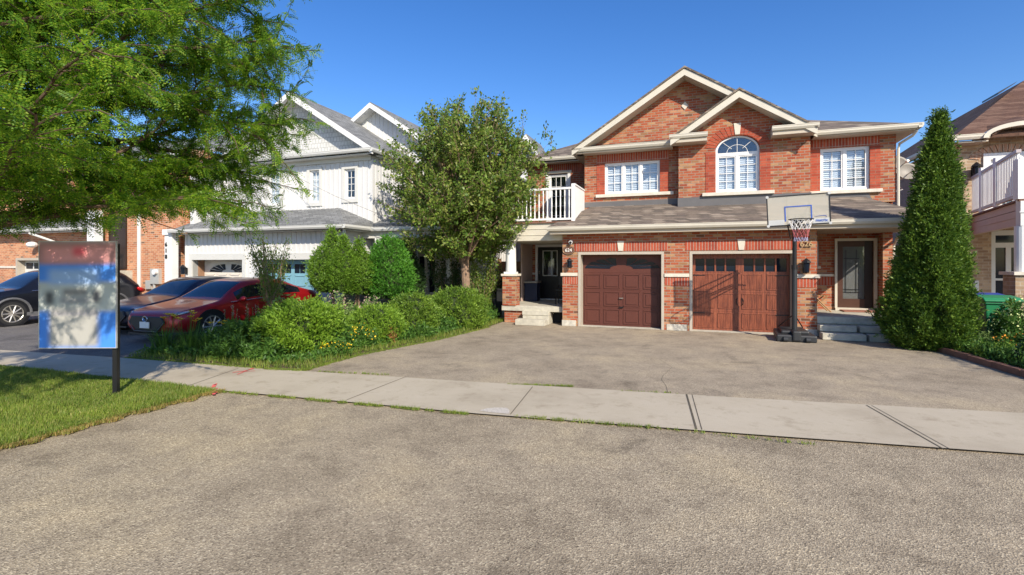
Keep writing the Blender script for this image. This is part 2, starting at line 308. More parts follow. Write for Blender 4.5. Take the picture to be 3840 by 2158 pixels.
# ---------------------------------------------------------------- world, sun, camera
EL, AZ = math.radians(33.5), math.radians(43)
sd = Vector((-ST, -CT, 0))*math.cos(AZ) + Vector((CT, -ST, 0))*math.sin(AZ)
S = Vector((sd.x*math.cos(EL), sd.y*math.cos(EL), math.sin(EL)))
w = bpy.data.worlds.new('World'); sc.world = w; w.use_nodes = True
sky = w.node_tree.nodes.new('ShaderNodeTexSky'); sky.sky_type = 'NISHITA'; sky.sun_disc = False
sky.sun_elevation = EL; sky.sun_rotation = math.atan2(S.x, S.y); sky.air_density = 1.0; sky.dust_density = .6; sky.ozone_density = 3.0; sky.altitude = 100
bg = w.node_tree.nodes['Background']; hs = w.node_tree.nodes.new('ShaderNodeHueSaturation'); hs.inputs['Saturation'].default_value = 1.3; hs.inputs['Hue'].default_value = .511; w.node_tree.links.new(sky.outputs[0], hs.inputs['Color']); w.node_tree.links.new(hs.outputs[0], bg.inputs[0]); bg.inputs[1].default_value = .13
sun = bpy.data.lights.new('sun', 'SUN'); sun.energy = 4.3; sun.angle = math.radians(.5); sun.color = (1, .9, .75)
so = bpy.data.objects.new('sun', sun); COL.objects.link(so); so.rotation_euler = (-S).to_track_quat('-Z', 'Y').to_euler()
cam = bpy.data.cameras.new('camera'); co = bpy.data.objects.new('camera', cam); COL.objects.link(co); sc.camera = co
co.location = (0, 0, 1.8); co.rotation_euler = (math.pi/2, 0, 0); cam.sensor_width = 36; cam.lens = 36*1270/2576
cam.shift_y = -(724-665)/2576; cam.clip_end = 2000; cam.clip_start = .05
sc.view_settings.view_transform = 'Standard'; sc.view_settings.look = 'None'; sc.view_settings.exposure = .56
sc.render.engine = 'CYCLES'

# ---------------------------------------------------------------- ground
def wp(l): return [W2(x, y) for x, y in l]
def ground(name, pts, z, mat):
    return tag(MB().sheet(wp(pts), z).build(name, mat), kind='structure')
ground('ground', [(-400,-300),(400,-300),(400,600),(-400,600)], -.03, 'soil')
ground('road', [(-60,-30),(60,-30),(60,1),(-60,19)], -.012, 'asph')
FAR = [(-40,19.0),(-18,12.75),(-10.6,10.5),(-7.34,9.6),(-4.19,8.63),(-.6,7.68),(3.13,6.74),(6.15,6.06),(14,4.4),(30,1.5)]
NEAR = [(-40,17.4),(-17,11.2),(-9.6,9.1),(-5.63,7.75),(-4.17,7.16),(-3.08,6.84),(-.4,6.04),(2.47,5.32),(4.83,4.76),(13,2.95),(30,0)]
ground('driveway', FAR[3:] + [(30,16),(13,9.5),(9.6,14),(4,17.5),(-2,19.5),(-3.5,16)], -.004, 'asph2')
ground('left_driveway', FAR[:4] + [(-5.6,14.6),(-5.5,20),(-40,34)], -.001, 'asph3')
ground('sidewalk', FAR + NEAR[::-1], .012, 'walk')
LAWN = [(-4.18,7.13),(-4.35,6.6),(-4.62,5.94),(-4.8,5.4),(-4.99,4.92),(-5.4,3.5),(-5.9,1),(-18,3.5),(-17,11.15),(-9.6,9.05),(-5.63,7.7)]
ground('left_lawn', LAWN, -.004, 'lawnbase')
BED = [(-7.4,9.72),(-5.6,9.1),(-4.19,8.66),(-3.54,8.6),(-3.06,10.0),(-1.78,12.03),(-.7,14.4),(-.15,16.2),(-1.2,19),(-5.5,20),(-5.9,15.6)]
ground('garden_bed', BED, .006, 'soil')
RBED = [(8.97,11.04),(8.55,9.4),(8.19,8.08),(7.6,5.72),(14,4.45),(24,8),(24,16),(9.6,13.2)]
ground('right_garden_bed', RBED, .03, 'soil')
# sidewalk joints
j = MB()
def strip(a, b, wd, z=.0155, m=0, mb=None):
    a = Vector(W2(*a)); b = Vector(W2(*b)); d = (b-a).normalized(); p = Vector((-d.y, d.x))*wd/2
    (mb or j).sheet([a-p, b-p, b+p, a+p], z, m)
gp = lambda x, y: ((x-1288)/1270*(2286/(y-665)), 2286/(y-665))
for a, b_, wd in [((1025,949),(873,1009),.012), ((1340,976),(1284,1046),.012), ((1727,995),(1752,1084),.022), ((1741,996),(1766,1085),.009), ((2180,1023),(2372,1133),.016), ((2192,1023),(2388,1133),.008), ((600,929),(470,975),.012)]:
    strip(gp(*a), gp(*b_), wd)
tag(j.build('sidewalk_joints', 'joint'), kind='structure')
# cracks in the asphalt, patch of broken concrete, spray marks
j = MB()
for pts in ([(1690,925),(1668,945),(1664,955),(1676,972),(1680,988)], [(1660,905),(1690,925)]):
    for a, b_ in zip(pts, pts[1:]): strip(gp(*a), gp(*b_), .005, .001)
tag(j.build('driveway_cracks', 'joint'), kind='structure')
j = MB(); j.sheet([W2(*gp(x, y)) for x, y in [(1205,1037),(1225,1031),(1250,1029),(1275,1030),(1282,1036),(1280,1045),(1240,1042)]], .0165)
tag(j.build('broken_concrete', 'gravel'), kind='structure')
def spray(segs, label):
    j = MB()
    for a, b_, wd in segs: strip(gp(*a), gp(*b_), wd, .0175, 0, j)
    c = j.v[0]; o = j.build('spray_mark', 'redspray', at=(c[0], c[1], .0175)); tag(o, label, 'paint mark', 'red spray paint marks on the ground')
spray([((585,940),(612,937),.035), ((612,937),(640,930),.03), ((597,945),(636,929),.025), ((612,938),(642,936),.02)], 'pinkish red crossed spray mark at the garden edge of the sidewalk')
spray([((541,970),(536,978),.05), ((530,984),(548,980),.03), ((540,972),(545,968),.02)], 'small red spray mark on the concrete by the lawn corner')
spray([((534,992),(546,990),.06), ((540,986),(538,996),.04)], 'small red spray mark on the asphalt edge below the sidewalk')

# ---------------------------------------------------------------- house helpers
def window(par, x0, x1, z0, z1, y, lights=2, cols=2, rows=3, blind='slats', mat='white', fw=.05, glass='glass', bars=None):
    """frame set at plane y (front), lights side by side"""
    w_ = MB(); w_.box(x0, x1, y, y+.09, z0, z0+fw); w_.box(x0, x1, y, y+.09, z1-fw, z1); w_.box(x0, x0+fw, y, y+.09, z0+fw, z1-fw); w_.box(x1-fw, x1, y, y+.09, z0+fw, z1-fw)
    lw = (x1-x0-2*fw)/lights
    for i in range(lights):
        a = x0+fw+i*lw; c = a+lw
        if i: w_.box(a-.03, a+.03, y+.001, y+.088, z0+fw, z1-fw)
        s0, s1 = a+(.03 if i else 0), c-(.03 if i < lights-1 else 0)
        for q in ((s0, s0+.035), (s1-.035, s1)): w_.box(q[0], q[1], y+.015, y+.06, z0+fw, z1-fw)
        for q in ((z0+fw, z0+fw+.035), (z1-fw-.035, z1-fw)): w_.box(s0+.035, s1-.035, y+.015, y+.06, q[0], q[1])
        gx0, gx1, gz0, gz1 = s0+.035, s1-.035, z0+fw+.035, z1-fw-.035
        for k in range(1, cols): xx = gx0+(gx1-gx0)*k/cols; w_.box(xx-.008, xx+.008, y+.03, y+.045, gz0, gz1)
        for k in range(1, rows): zz = gz0+(gz1-gz0)*k/rows; w_.box(gx0, gx1, y+.029, y+.046, zz-.008, zz+.008)
    f = w_.build('window', mat, par)
    MB().box(x0+fw, x1-fw, y+.05, y+.056, z0+fw, z1-fw).build('pane', glass, f)
    if blind == 'slats':
        b_ = MB()
        zz = z0+fw+.02
        while zz < z1-fw-.02: b_.slab([(x0+fw,y+.075,zz+.022),(x1-fw,y+.075,zz+.022),(x1-fw,y+.095,zz+.064),(x0+fw,y+.095,zz+.064)], .005); zz += .055
        b_.build('blind', 'blind', f)
    elif blind == 'curtain':
        b_ = MB(); n = int((x1-x0)/.05)
        for i in range(n): xx = x0+fw+(x1-x0-2*fw)*i/n; b_.box(xx, xx+(x1-x0-2*fw)/n*.999, y+.11+.02*(i % 2), y+.14+.02*(i % 2), z0+fw, z1-fw)
        b_.build('curtain', 'blind', f)
    MB().box(x0+.01, x1-.01, y+.2, y+.22, z0+.01, z1-.01).build('interior', 'roomwarm' if blind else 'dark', f)
    return f
def gutter(par, x0, x1, y, z, mat='cream', name='gutter', d=.11, h=.12, side=None):
    g = MB()
    if side is None:
        prof = [(y, z-h*.55), (y+.03, z-h), (y+d, z-h), (y+d, z), (y+d-.012, z), (y+d-.012, z-h+.02), (y+.035, z-h+.02), (y+.012, z-h*.5), (y+.012, z), (y, z)]
        g.prismx(prof, x0, x1); g.box(x0, x1, y-.008, y, z-.018, z)
    else:   # runs along t, opening outwards on +s (side=1) or -s
        s_ = side; prof = [(x0, z-h*.55), (x0-s_*.03, z-h), (x0-s_*d, z-h), (x0-s_*d, z), (x0, z)]
        g.prism(prof, y, x1)
    return g.build(name, mat, par)
def downpipe(par, pts, mat='cream', r=.035): return MB().tube(pts, r, 8).build('downpipe', mat, par)
def gdoor_base(x0, x1, z0, z1, y, mb): mb.box(x0, x1, y, y+.05, z0, z1)
def rail(par, pts, z0, z1, mat='white', bmat=None, step=.115, turned=True, posts=(), dsp=.03):
    r = MB()
    for (a, b_) in zip(pts, pts[1:]):
        a_, c_ = Vector((*a, 0)), Vector((*b_, 0)); d = (c_-a_).normalized(); n_ = Vector((-d.y, d.x, 0))*.035
        for (q0, q1) in ((z1-.06, z1), (z0, z0+.06)):
            P = [a_-n_, c_-n_, c_+n_, a_+n_]; r.slab([(p.x, p.y, q1) for p in P], q1-q0)
    R = r.build('railing', mat, par)
    for (a, b_) in zip(pts, pts[1:]):
        L = math.dist(a, b_); n = max(1, int(L/step))
        for i in range(n):
            f = (i+.5)/n; x = a[0]+(b_[0]-a[0])*f; y = a[1]+(b_[1]-a[1])*f; h = z1-z0-.12; zz = z0+.06
            if turned: MB().tube([(x,y,zz),(x,y,zz+h*.2),(x,y,zz+h*.28),(x,y,zz+h*.5),(x,y,zz+h*.72),(x,y,zz+h*.8),(x,y,zz+h)], [.022,.022,.014,.024,.014,.022,.022], 6).build('baluster', bmat or mat, R)
            else: MB().box(x-.018, x+.018, y-.018, y+.018, zz, zz+h).build('baluster', bmat or mat, R)
    for (x, y, za, zb) in posts: MB().box(x-.055, x+.055, y-.055, y+.055, za, zb).build('railing_post', bmat or mat, R)
    return R
def rake(mb, p0, p1, y0, y1, th, m=0):
    """board following a gable slope: p0,p1 (s,z) of its top edge, th measured vertically"""
    mb.prism([p0, p1, (p1[0], p1[1]-th), (p0[0], p0[1]-th)], y0, y1, m)
def text(par, s, body, size, mat, at, name, depth=.01, bold=False, align='CENTER'):
    cu = bpy.data.curves.new('t', 'FONT'); cu.body = body; cu.size = size; cu.extrude = depth/2; cu.align_x = align; cu.align_y = 'CENTER'
    if bold: cu.offset = size*.02
    o = bpy.data.objects.new('t', cu); COL.objects.link(o); dg = bpy.context.evaluated_depsgraph_get(); dg.update()
    me = bpy.data.meshes.new_from_object(o.evaluated_get(dg)); bpy.data.objects.remove(o)
    mb = MB(); mb.v = [(at[0]+v.co.x*s, at[1]-v.co.z, at[2]+v.co.y) for v in me.vertices]; mb.f = [tuple(p.vertices) for p in me.polygons]; mb.m = [0]*len(mb.f)
    return mb.build(name, mat, par)

# ================================================================ HOUSE A: brick semi-detached house, numbers 624 and 626
A = thing('semi_detached_house', 'two-storey red and tan brick house with twin gables and two brown garage doors', 'house', (3, 4, 0))
G1 = (.47, 2.85, 0, 2.14); G2 = (3.51, 6.02, 0, 2.14)
wl = MB()
wl.wall(0, 6.5, .0, 2.75, 0, .25, [G1, G2])
wl.box(0, .25, .25, 3.1, 0, 2.75); wl.box(.3, 6.2, .38, .4, 0, 2.7); wl.box(6.25, 6.5, .25, 2.2, 0, 2.75)
WL = (.97, 2.64, 3.99, 4.97); WR = (6.88, 8.03, 3.81, 4.97); WA = (4.2, 5.34, 3.85, 5.44)
wl.wall(.33, 3.25, 3.45, 5.36, 1.55, .25, [WL])
wl.wall(3.19, 6.58, 3.45, 5.5, 1.2, .25, [WA])
wl.box(3.19, 3.42, 1.45, 1.56, 3.45, 5.5); wl.box(6.35, 6.58, 1.45, 1.56, 3.45, 5.5)
wl.wall(6.5, 8.62, 3.45, 5.3, 1.552, .25, [WR])
wl.prism([(3.19,5.5),(6.58,5.5),(4.885,6.5)][:3], 1.2, 1.45)
wl.prism([(.35,5.45),(6.4,5.45),(3.36,7.4)], 1.6, 1.8)
wl.box(.33, .55, 1.8, 3.1, 2.7, 5.4); wl.box(8.4, 8.62, 1.8, 9, 0, 5.3)
wl.wall(6.5, 8.7, 0, 2.9, 2.2, .2, [(7.42, 8.3, .5, 2.49), (6.72, 6.98, 1.75, 2.45)])
wl.wall(-2.1, .33, 0, 5.4, 3.1, .2, [(-1.7, -.75, .5, 2.43), (-1.3, -.6, 3.1, 5.02)])
wl.box(-2.1, -1.9, 3.3, 9, 0, 5.4)
wl.box(-1.9, 8.4, 8.8, 9, 0, 5.3)
wallA = wl.build('wall', 'brick', A)
# spandrels of the arched opening
ax, aw, zsp, zt = 4.77, .57, 5.06, 5.44
arc = [(ax+aw*math.cos(a), zsp+(zt-zsp)*math.sin(a)) for a in [math.pi*i/24 for i in range(25)]]
sp = MB(); sp.prism(arc[:13][::-1]+[(ax+aw, zt+.001)][:1], 1.203, 1.44); sp.prism([(ax-aw, zt+.001)]+arc[12:][::-1][::-1], 1.203, 1.44); sp.build('wall', 'redbrick', A)
# red soldier courses and quoins
q = MB()
for x0, x1, za, zb, y in [(.36,2.95,2.165,2.41,-.012),(3.4,6.12,2.165,2.41,-.012),(.72,2.9,4.975,5.33,1.535),(6.66,8.25,4.975,5.29,1.537),(-1.5,.3,5.05,5.38,3.085),(2.87,3.49,1.22,1.445,-.01),(6.05,6.49,1.22,1.445,-.01),(.02,.45,1.22,1.445,-.01),(6.52,7.36,1.2,1.44,2.19),(8.36,8.68,1.2,1.44,2.19)]:
    MB().box(x0, x1, y, y+.03, za, zb).build('soldier_course', 'soldier', A)
q = MB()
for x0, x1, za, zb, y in [(.72,.965,3.99,4.97,1.538),(2.645,2.9,3.99,4.97,1.538),(6.62,6.875,3.8,4.97,1.54),(8.035,8.27,3.8,4.97,1.54),(3.93,4.2,3.85,5.0,1.188),(5.34,5.61,3.85,5.0,1.188),(6.9,6.97,.6,1.0,-5)]:
    if y > -2: MB().box(x0, x1, y, y+.03, za, zb).build('quoin', 'redbrick', A)
q = MB(); n = 17
for i in range(n):     # arch voussoirs
    a0, a1 = math.pi*(.03+.94*i/n), math.pi*(.03+.94*(i+.88)/n)
    if abs((a0+a1)/2-math.pi/2) < .09: continue
    f = lambda a, k: (ax+(aw+k)*math.cos(a), zsp+.01+(zt-zsp+k*1.05)*math.sin(a))
    q.prism([f(a0,.01), f(a1,.01), f(a1,.27), f(a0,.27)], 1.185, 1.21)
q.build('arch_course', 'redbrick', A)
# keystones
for x, z0, z1, y in ((1.68,2.17,2.45,-.03),(4.78,2.17,2.45,-.03),(ax,5.46,5.78,1.165)):
    MB().prism([(x-.06,z0),(x+.06,z0),(x+.095,z1),(x-.095,z1)], y, y+.05).build('keystone', 'stone', A)
MB().prism([(3.36,6.42),(3.46,6.54),(3.36,6.66),(3.26,6.54)], 1.575, 1.62).build('diamond_stone', 'stone', A)
# stone bands and sills
for x0, x1, y0, y1, z0, z1, nm in [(-.05,.45,-.05,.1,1.45,1.54,'stone_band'),(2.86,3.5,-.045,.1,1.45,1.54,'stone_band'),(6.04,6.56,-.05,.1,1.45,1.54,'stone_band'),(6.5,7.36,2.16,2.25,1.45,1.52,'stone_band'),(8.36,8.72,2.16,2.25,1.45,1.52,'stone_band'),(-2.1,-1.78,3.06,3.15,1.42,1.49,'stone_band'),(-1.42,-.45,3.05,3.14,5.03,5.12,'stone_band'),
                           (.7,3.04,1.46,1.6,3.89,3.985,'window_sill'),(3.84,5.7,1.1,1.3,3.745,3.84,'window_sill'),(6.56,8.3,1.46,1.6,3.71,3.8,'window_sill'),(6.68,7.02,2.15,2.24,1.67,1.745,'window_sill')]:
    MB().box(x0, x1, y0, y1, z0, z1).build(nm, 'stone', A, bevel=.008)
for x0, x1 in ((-.012,.4),(2.92,3.44),(6.09,6.51)): MB().box(x0, x1, -.013, .2, 0, .17).build('foundation', 'fnd', A)
# windows
window(A, *WL[:4], 1.6, 3, 2, 3); window(A, *WR[:4], 1.6, 2, 2, 4)
aw_ = window(A, 4.2, 5.34, 3.85, 4.93, 1.26, 2, 2, 4)
fr = MB(); out = [(ax+.57*math.cos(a), zsp-.05+(.43)*math.sin(a)) for a in [math.pi*i/24 for i in range(25)]]; inn = [(ax+.515*math.cos(a), zsp-.03+(.365)*math.sin(a)) for a in [math.pi*i/24 for i in range(25)]]
for i in range(24): fr.prism([out[i], out[i+1], inn[i+1], inn[i]], 1.26, 1.33)
fr.box(ax-.57, ax+.57, 1.262, 1.332, 4.93, 4.975); fr.box(ax-.57, ax-.515, 1.262, 1.332, 4.975, 5.03); fr.box(ax+.515, ax+.57, 1.262, 1.332, 4.975, 5.03)
for a in (45, 90, 135): fr.tube([(ax+.2*math.cos(math.radians(a))*(a != 90), 1.29, 4.97+.16*math.sin(math.radians(a))*(a != 90)), (ax+.51*math.cos(math.radians(a)), 1.29, 5.0+.38*math.sin(math.radians(a)))], .008, 5)
fr.tube([(ax+.27*math.cos(math.pi*i/12), 1.29, 4.975+.22*math.sin(math.pi*i/12)) for i in range(13)], .008, 5)
F = fr.build('arched_transom', 'white', A)
inn = [(ax+.515, 4.975)]+inn+[(ax-.515, 4.975)]; MB().prism(inn, 1.3, 1.306).build('pane', 'glass', F); MB().prism([(a, b_+.001) for a, b_ in inn], 1.42, 1.43).build('interior', 'dark', F)
window(A, 6.72, 6.98, 1.75, 2.45, 2.24, 1, 1, 2, None)
# garage trim and doors
def gtrim(par, g, mat, y=0, wd=.07, proud=.015, depth=.32):
    x0, x1, z0, z1 = g; t_ = MB(); t_.box(x0-.001, x0+wd, y-proud, y+depth, 0, z1); t_.box(x1-wd, x1+.001, y-proud, y+depth, 0, z1); t_.box(x0+wd, x1-wd, y-proud, y+depth, z1-wd, z1)
    return t_.build('door_frame', 'jamb', par)
gtrim(A, G1, 'cream'); gtrim(A, G2, 'cream')
x0, x1 = G1[0]+.075, G1[1]-.075; zz = 2.065; y = .32
d = MB(); d.box(x0, x1, y, y+.05, .01, zz)
cw = (x1-x0)/4; rh = 1.52/3
for i in range(4):
    for k in range(3):
        a, c = x0+cw*i+.05, x0+cw*(i+1)-.05; e, f = .03+rh*k+.045, .03+rh*(k+1)-.045
        for (bx0, bx1, bz0, bz1) in ((a,c,e,e+.022),(a,c,f-.022,f),(a,a+.022,e,f),(c-.022,c,e,f)): d.box(bx0, bx1, y-.018, y+.001, bz0, bz1)
        d.box(a+.07, c-.07, y-.016, y+.001, e+.06, f-.06)
for k in (1, 2, 3): d.box(x0, x1, y-.006, y+.001, .02+rh*k-.004+.01, .02+rh*k+.012)
GD1 = d.build('garage_door', 'doorbrown', A, bevel=.004); GD1['label'] = 'red brown panelled garage door with sunburst windows'
xm = (x0+x1)/2
for sgn in (-1, 1):     # sunburst windows: fan of spokes around the middle
    cx = xm+sgn*.13; r1 = .93; g = MB()
    for i in range(4):
        a0, a1 = math.radians(4+i*22), math.radians(4+i*22+18)
        P = [(cx+sgn*.2*math.cos(a0), 1.66+.1*math.sin(a0)), (cx+sgn*r1*math.cos(a0), 1.66+.3*math.sin(a0)), (cx+sgn*r1*math.cos((a0+a1)/2)*1.0, 1.66+.32*math.sin((a0+a1)/2)), (cx+sgn*r1*math.cos(a1), 1.66+.3*math.sin(a1)), (cx+sgn*.2*math.cos(a1), 1.66+.1*math.sin(a1))]
        g.prism(P, y-.012, y+.002)
    g.build('sunburst_window', 'darkglass', GD1)
MB().tube([(xm,y-.01,.82),(xm,y-.05,.82)], .015, 8).box(xm-.055, xm+.055, y-.06, y-.045, .81, .835).build('handle', 'chrome', GD1)
MB().box(xm-.06, xm+.06, y-.05, y-.01, .55, .575).build('handle', 'black', GD1)
x0, x1 = G2[0]+.075, G2[1]-.075
d = MB(); d.box(x0, x1, y, y+.05, .01, 1.6); d.box(x0, x1, y, y+.05, 1.95, 2.065)
half = (x1-x0)/2
d.box(x0, x0+.07, y, y+.05, 1.6, 1.95); d.box(x1-.07, x1, y, y+.05, 1.6, 1.95); d.box(x0+half-.1, x0+half+.1, y, y+.05, 1.6, 1.95)
for h in range(2):
    a = x0+.07+h*(half+.03); c = a+half-.17; w4 = (c-a)/4
    for i in range(1, 4): d.box(a+w4*i-.02, a+w4*i+.02, y-.004, y+.05, 1.6, 1.95)
cw = (x1-x0)/4
for i in range(4):
    for k in range(3):
        a, c = x0+cw*i+.05, x0+cw*(i+1)-.05; e, f = .03+.52*k+.05, .03+.52*(k+1)-.06
        for (bx0, bx1, bz0, bz1) in ((a,c,e,e+.02),(a,c,f-.02,f),(a,a+.02,e,f),(c-.02,c,e,f)): d.box(bx0, bx1, y-.016, y+.001, bz0, bz1)
        kx = a+.06
        while kx < c-.05: d.box(kx, kx+.035, y-.006, y+.001, e+.03, f-.03); kx += .042
for k in (1, 2, 3): d.box(x0, x1, y-.005, y+.001, .02+.52*k-.01, .02+.52*k+.01)
GD2 = d.build('garage_door', 'wood', A, bevel=.003); GD2['label'] = 'wood grain carriage style garage door with a row of square windows'
for h in range(2):
    a = x0+.07+h*(half+.03); c = a+half-.17; MB().box(a, c, y+.02, y+.025, 1.6, 1.95).build('window', 'darkglass', GD2)
xm = (x0+x1)/2
for sgn in (-1, 1):
    MB().tube([(xm+sgn*.05, y-.01, .9), (xm+sgn*.075, y-.04, .85), (xm+sgn*.085, y-.045, .8), (xm+sgn*.075, y-.04, .75), (xm+sgn*.05, y-.01, .7)], .012, 6).build('handle', 'black', GD2)
for sx in (x0+.02, x1-.32):
    for z in (1.5, .47): MB().prism([(sx,z-.015),(sx+.3,z-.008),(sx+.3,z+.008),(sx,z+.015)], y-.02, y-.008).build('strap_hinge', 'black', GD2)
for g in (G1, G2): MB().box(g[0], g[1], .02, .31, .0, .012).build('threshold', 'conc', A)
# skirt roof over the garages and porch
zg = 2.88
r = MB()
r.slab([(-.33,-.42,zg),(8.82,-.42,zg),(7.85,1.56,3.62),(.55,1.56,3.62)], .05)
r.slab([(8.82,-.42,zg),(8.82,2.1,zg),(8.62,2.1,3.0),(8.62,1.56,3.25),(7.85,1.56,3.62)], .05)
r.slab([(-.33,-.42,zg),(.55,1.56,3.62),(.3,1.56,3.5),(-.33,1.2,zg)], .05)
r.build('skirt_roof', 'shA', A)
sf = MB(); sf.box(-.3, 8.78, -.3, .0, 2.66, 2.7); sf.box(6.5, 8.78, 0, 2.2, 2.66, 2.7); sf.box(-.3, 8.8, -.32, -.3, 2.66, 2.83); sf.box(-.3, -.02, 0, 1.1, 2.66, 2.7)
for i in range(32): sf.box(6.55+i*.068, 6.558+i*.068, .02, 2.18, 2.65, 2.661)
sf.build('soffit', 'soffit', A)
gutter(A, -.36, 8.84, -.43, zg-.01)
fl = MB(); fl.box(.34, 3.19, 1.535, 1.549, 3.6, 3.76); fl.box(3.17, 6.6, 1.18, 1.199, 3.44, 3.74); fl.box(6.58, 7.95, 1.535, 1.55, 3.6, 3.74)
fl.prism([(7.95,3.58),(8.1,3.5),(7.98,3.74),(7.95,3.74)], 1.535, 1.55); fl.build('flashing', 'flash', A)
# upper roofs
r = MB(); AP = (3.36, 7.53)
k = (7.53-5.42)/(3.36-.08)
r.slab([(.02,1.05,5.42-.0),(3.36,1.05,7.55),(3.36,8.5,7.55),(.02,8.5,5.42)], .06); r.slab([(3.36,1.05,7.55),(6.72,1.05,5.42),(6.72,8.5,5.42),(3.36,8.5,7.55)], .06)
A2 = (4.79, 6.62)
r.slab([(2.98,.71,5.42),(4.79,.71,6.64),(4.79,4.5,6.64),(2.98,4.5,5.42)], .055); r.slab([(4.79,.71,6.64),(6.66,.71,5.42),(6.66,4.5,5.42),(4.79,4.5,6.64)], .055)
r.slab([(.2,1.14,5.40),(3.15,1.14,5.40),(3.15,1.6,5.58),(.2,1.6,5.58)], .04)
r.slab([(6.0,1.14,5.36),(9.0,1.14,5.36),(5.0,5.14,6.98),(4.0,5.14,6.98)], .05); r.slab([(9.0,1.14,5.36),(9.0,9.3,5.36),(5.0,5.14,6.98)], .05)
r.slab([(-2.5,2.7,5.5),(.6,2.7,5.5),(2.6,6,7.1),(.9,6,7.1)], .05); r.slab([(-2.5,2.7,5.5),(.9,6,7.1),(-2.5,9.3,5.5)], .05)
r.slab([(2.99,.76,5.52),(3.95,.76,5.52),(3.9,1.2,5.62),(3.1,1.2,5.62)], .04); r.slab([(5.62,.76,5.52),(6.66,.76,5.52),(6.55,1.2,5.62),(5.66,1.2,5.62)], .04)
r.build('roof', 'shA', A)
t_ = MB()
rake(t_, (.02,5.385), (3.36,7.475), 1.08, 1.13, .19); rake(t_, (3.36,7.475), (6.72,5.385), 1.08, 1.13, .19)
rake(t_, (2.98,5.385), (4.79,6.565), .74, .79, .19); rake(t_, (4.79,6.565), (6.66,5.385), .74, .79, .19)
rake(t_, (.3,5.38), (3.36,7.33), 1.13, 1.6, .025); rake(t_, (3.36,7.33), (6.4,5.4), 1.13, 1.6, .025)
rake(t_, (3.2,5.36), (4.79,6.42), .79, 1.2, .025); rake(t_, (4.79,6.42), (6.5,5.3), .79, 1.2, .025)
t_.build('fascia', 'cream', A)
for bx_ in ((.12, 3.02, 1.16, 1.56, 5.25, 5.28), (3.0, 3.96, .78, 1.2, 5.27, 5.5), (5.61, 6.65, .78, 1.2, 5.27, 5.5), (6.66, 9.0, 1.16, 1.56, 5.22, 5.25), (8.62, 9.0, 1.56, 9.2, 5.22, 5.25), (.0, .33, 1.3, 3.1, 5.25, 5.28), (.12, 3.02, 1.15, 1.17, 5.28, 5.36), (6.66, 9.0, 1.15, 1.17, 5.25, 5.32)): MB().box(*bx_).build('soffit', 'soffit', A)
MB().box(-2.4, .0, 2.72, 3.1, 5.36, 5.39).build('soffit', 'soffit', A)
gutter(A, .02, 3.0, 1.08, 5.42); gutter(A, 2.95, 3.98, .7, 5.5); gutter(A, 5.59, 6.7, .7, 5.5); gutter(A, 6.66, 9.02, 1.07, 5.37); gutter(A, -2.5, -.05, 2.6, 5.54)
gutter(A, 9.06, 9.2, 1.07, 5.37, side=1)
downpipe(A, [(8.95,1.2,5.2),(8.9,1.3,5.1),(8.68,1.5,4.95),(8.66,1.53,4.8),(8.66,1.53,3.3)], 'cream'); downpipe(A, [(8.76,-.3,2.72),(8.76,1.9,2.5),(8.75,2.15,2.3),(8.75,2.15,.3)], 'cream')
# entry doors
t_ = MB(); t_.box(7.36, 7.42, 2.13, 2.3, .5, 2.52); t_.box(8.3, 8.37, 2.13, 2.3, .5, 2.52); t_.box(7.42, 8.3, 2.13, 2.3, 2.45, 2.52); t_.box(7.36, 8.37, 2.08, 2.3, .5, .57); t_.build('door_frame', 'cream', A)
d = MB(); X0, X1, Z0, Z1 = 7.42, 8.3, .57, 2.45
d.box(X0, X0+.16, 2.25, 2.3, Z0, Z1); d.box(X1-.2, X1, 2.25, 2.3, Z0, Z1, 1); d.box(X0+.16, X1-.2, 2.25, 2.3, Z0, Z0+.25); d.box(X0+.16, X1-.2, 2.25, 2.3, Z1-.16, Z1)
D6 = d.build('entry_door', ['midbrown', 'darkbrown'], A); D6['label'] = 'dark brown entry door with tall decorative glass'
MB().box(X0+.16, X1-.2, 2.27, 2.276, Z0+.25, Z1-.16).build('pane', 'glass', D6); MB().box(X0+.16, X1-.2, 2.285, 2.29, Z0+.25, Z1-.16).build('frosted_sheet', 'dish', D6)
g = MB()
for xx in (7.65, 7.9): g.box(xx, xx+.012, 2.262, 2.27, 1.0, 2.2)
for z in (1.0, 1.08, 1.95): g.box(7.6, 7.98, 2.258, 2.268, z, z+.012)
g.build('leading', 'black', D6); MB().sphere((8.24,2.22,1.38), .02, .03, .05).build('handle', 'black', D6)
t_ = MB(); t_.box(-1.78, -1.7, 3.04, 3.2, .5, 2.5); t_.box(-.75, -.67, 3.04, 3.2, .5, 2.5); t_.box(-1.7, -.75, 3.04, 3.2, 2.41, 2.5); t_.box(-1.78, -.67, 3.0, 3.2, .5, .56); t_.build('door_frame', 'white', A)
d = MB(); d.wall(-1.7, -.75, .56, 2.41, 3.12, .05, [(-1.5,-1.0,1.4,2.26)]); D4 = d.build('entry_door', 'black', A); D4['label'] = 'black entry door with white framed glass in its upper half'
g = MB(); g.box(-1.53, -1.5, 3.1, 3.13, 1.37, 2.29); g.box(-1.0, -.97, 3.1, 3.13, 1.37, 2.29); g.box(-1.5, -1.0, 3.1, 3.13, 1.37, 1.4); g.box(-1.5, -1.0, 3.1, 3.13, 2.26, 2.29); g.build('glazing_frame', 'metal', D4)
MB().box(-1.5, -1.0, 3.14, 3.146, 1.4, 2.26).build('pane', 'glass', D4); MB().box(-1.55, -.9, 3.3, 3.31, 1.3, 2.3).build('interior', 'dark', D4)
g = MB()
for i in range(4): g.box(-1.25+.02*i, -1.235+.02*i, 3.2+.01*(i%2), 3.22, 1.4, 2.26)
g.build('curtain', 'blind', D4); MB().sphere((-1.64,3.08,1.5), .018, .03, .06).build('handle', 'chrome', D4)
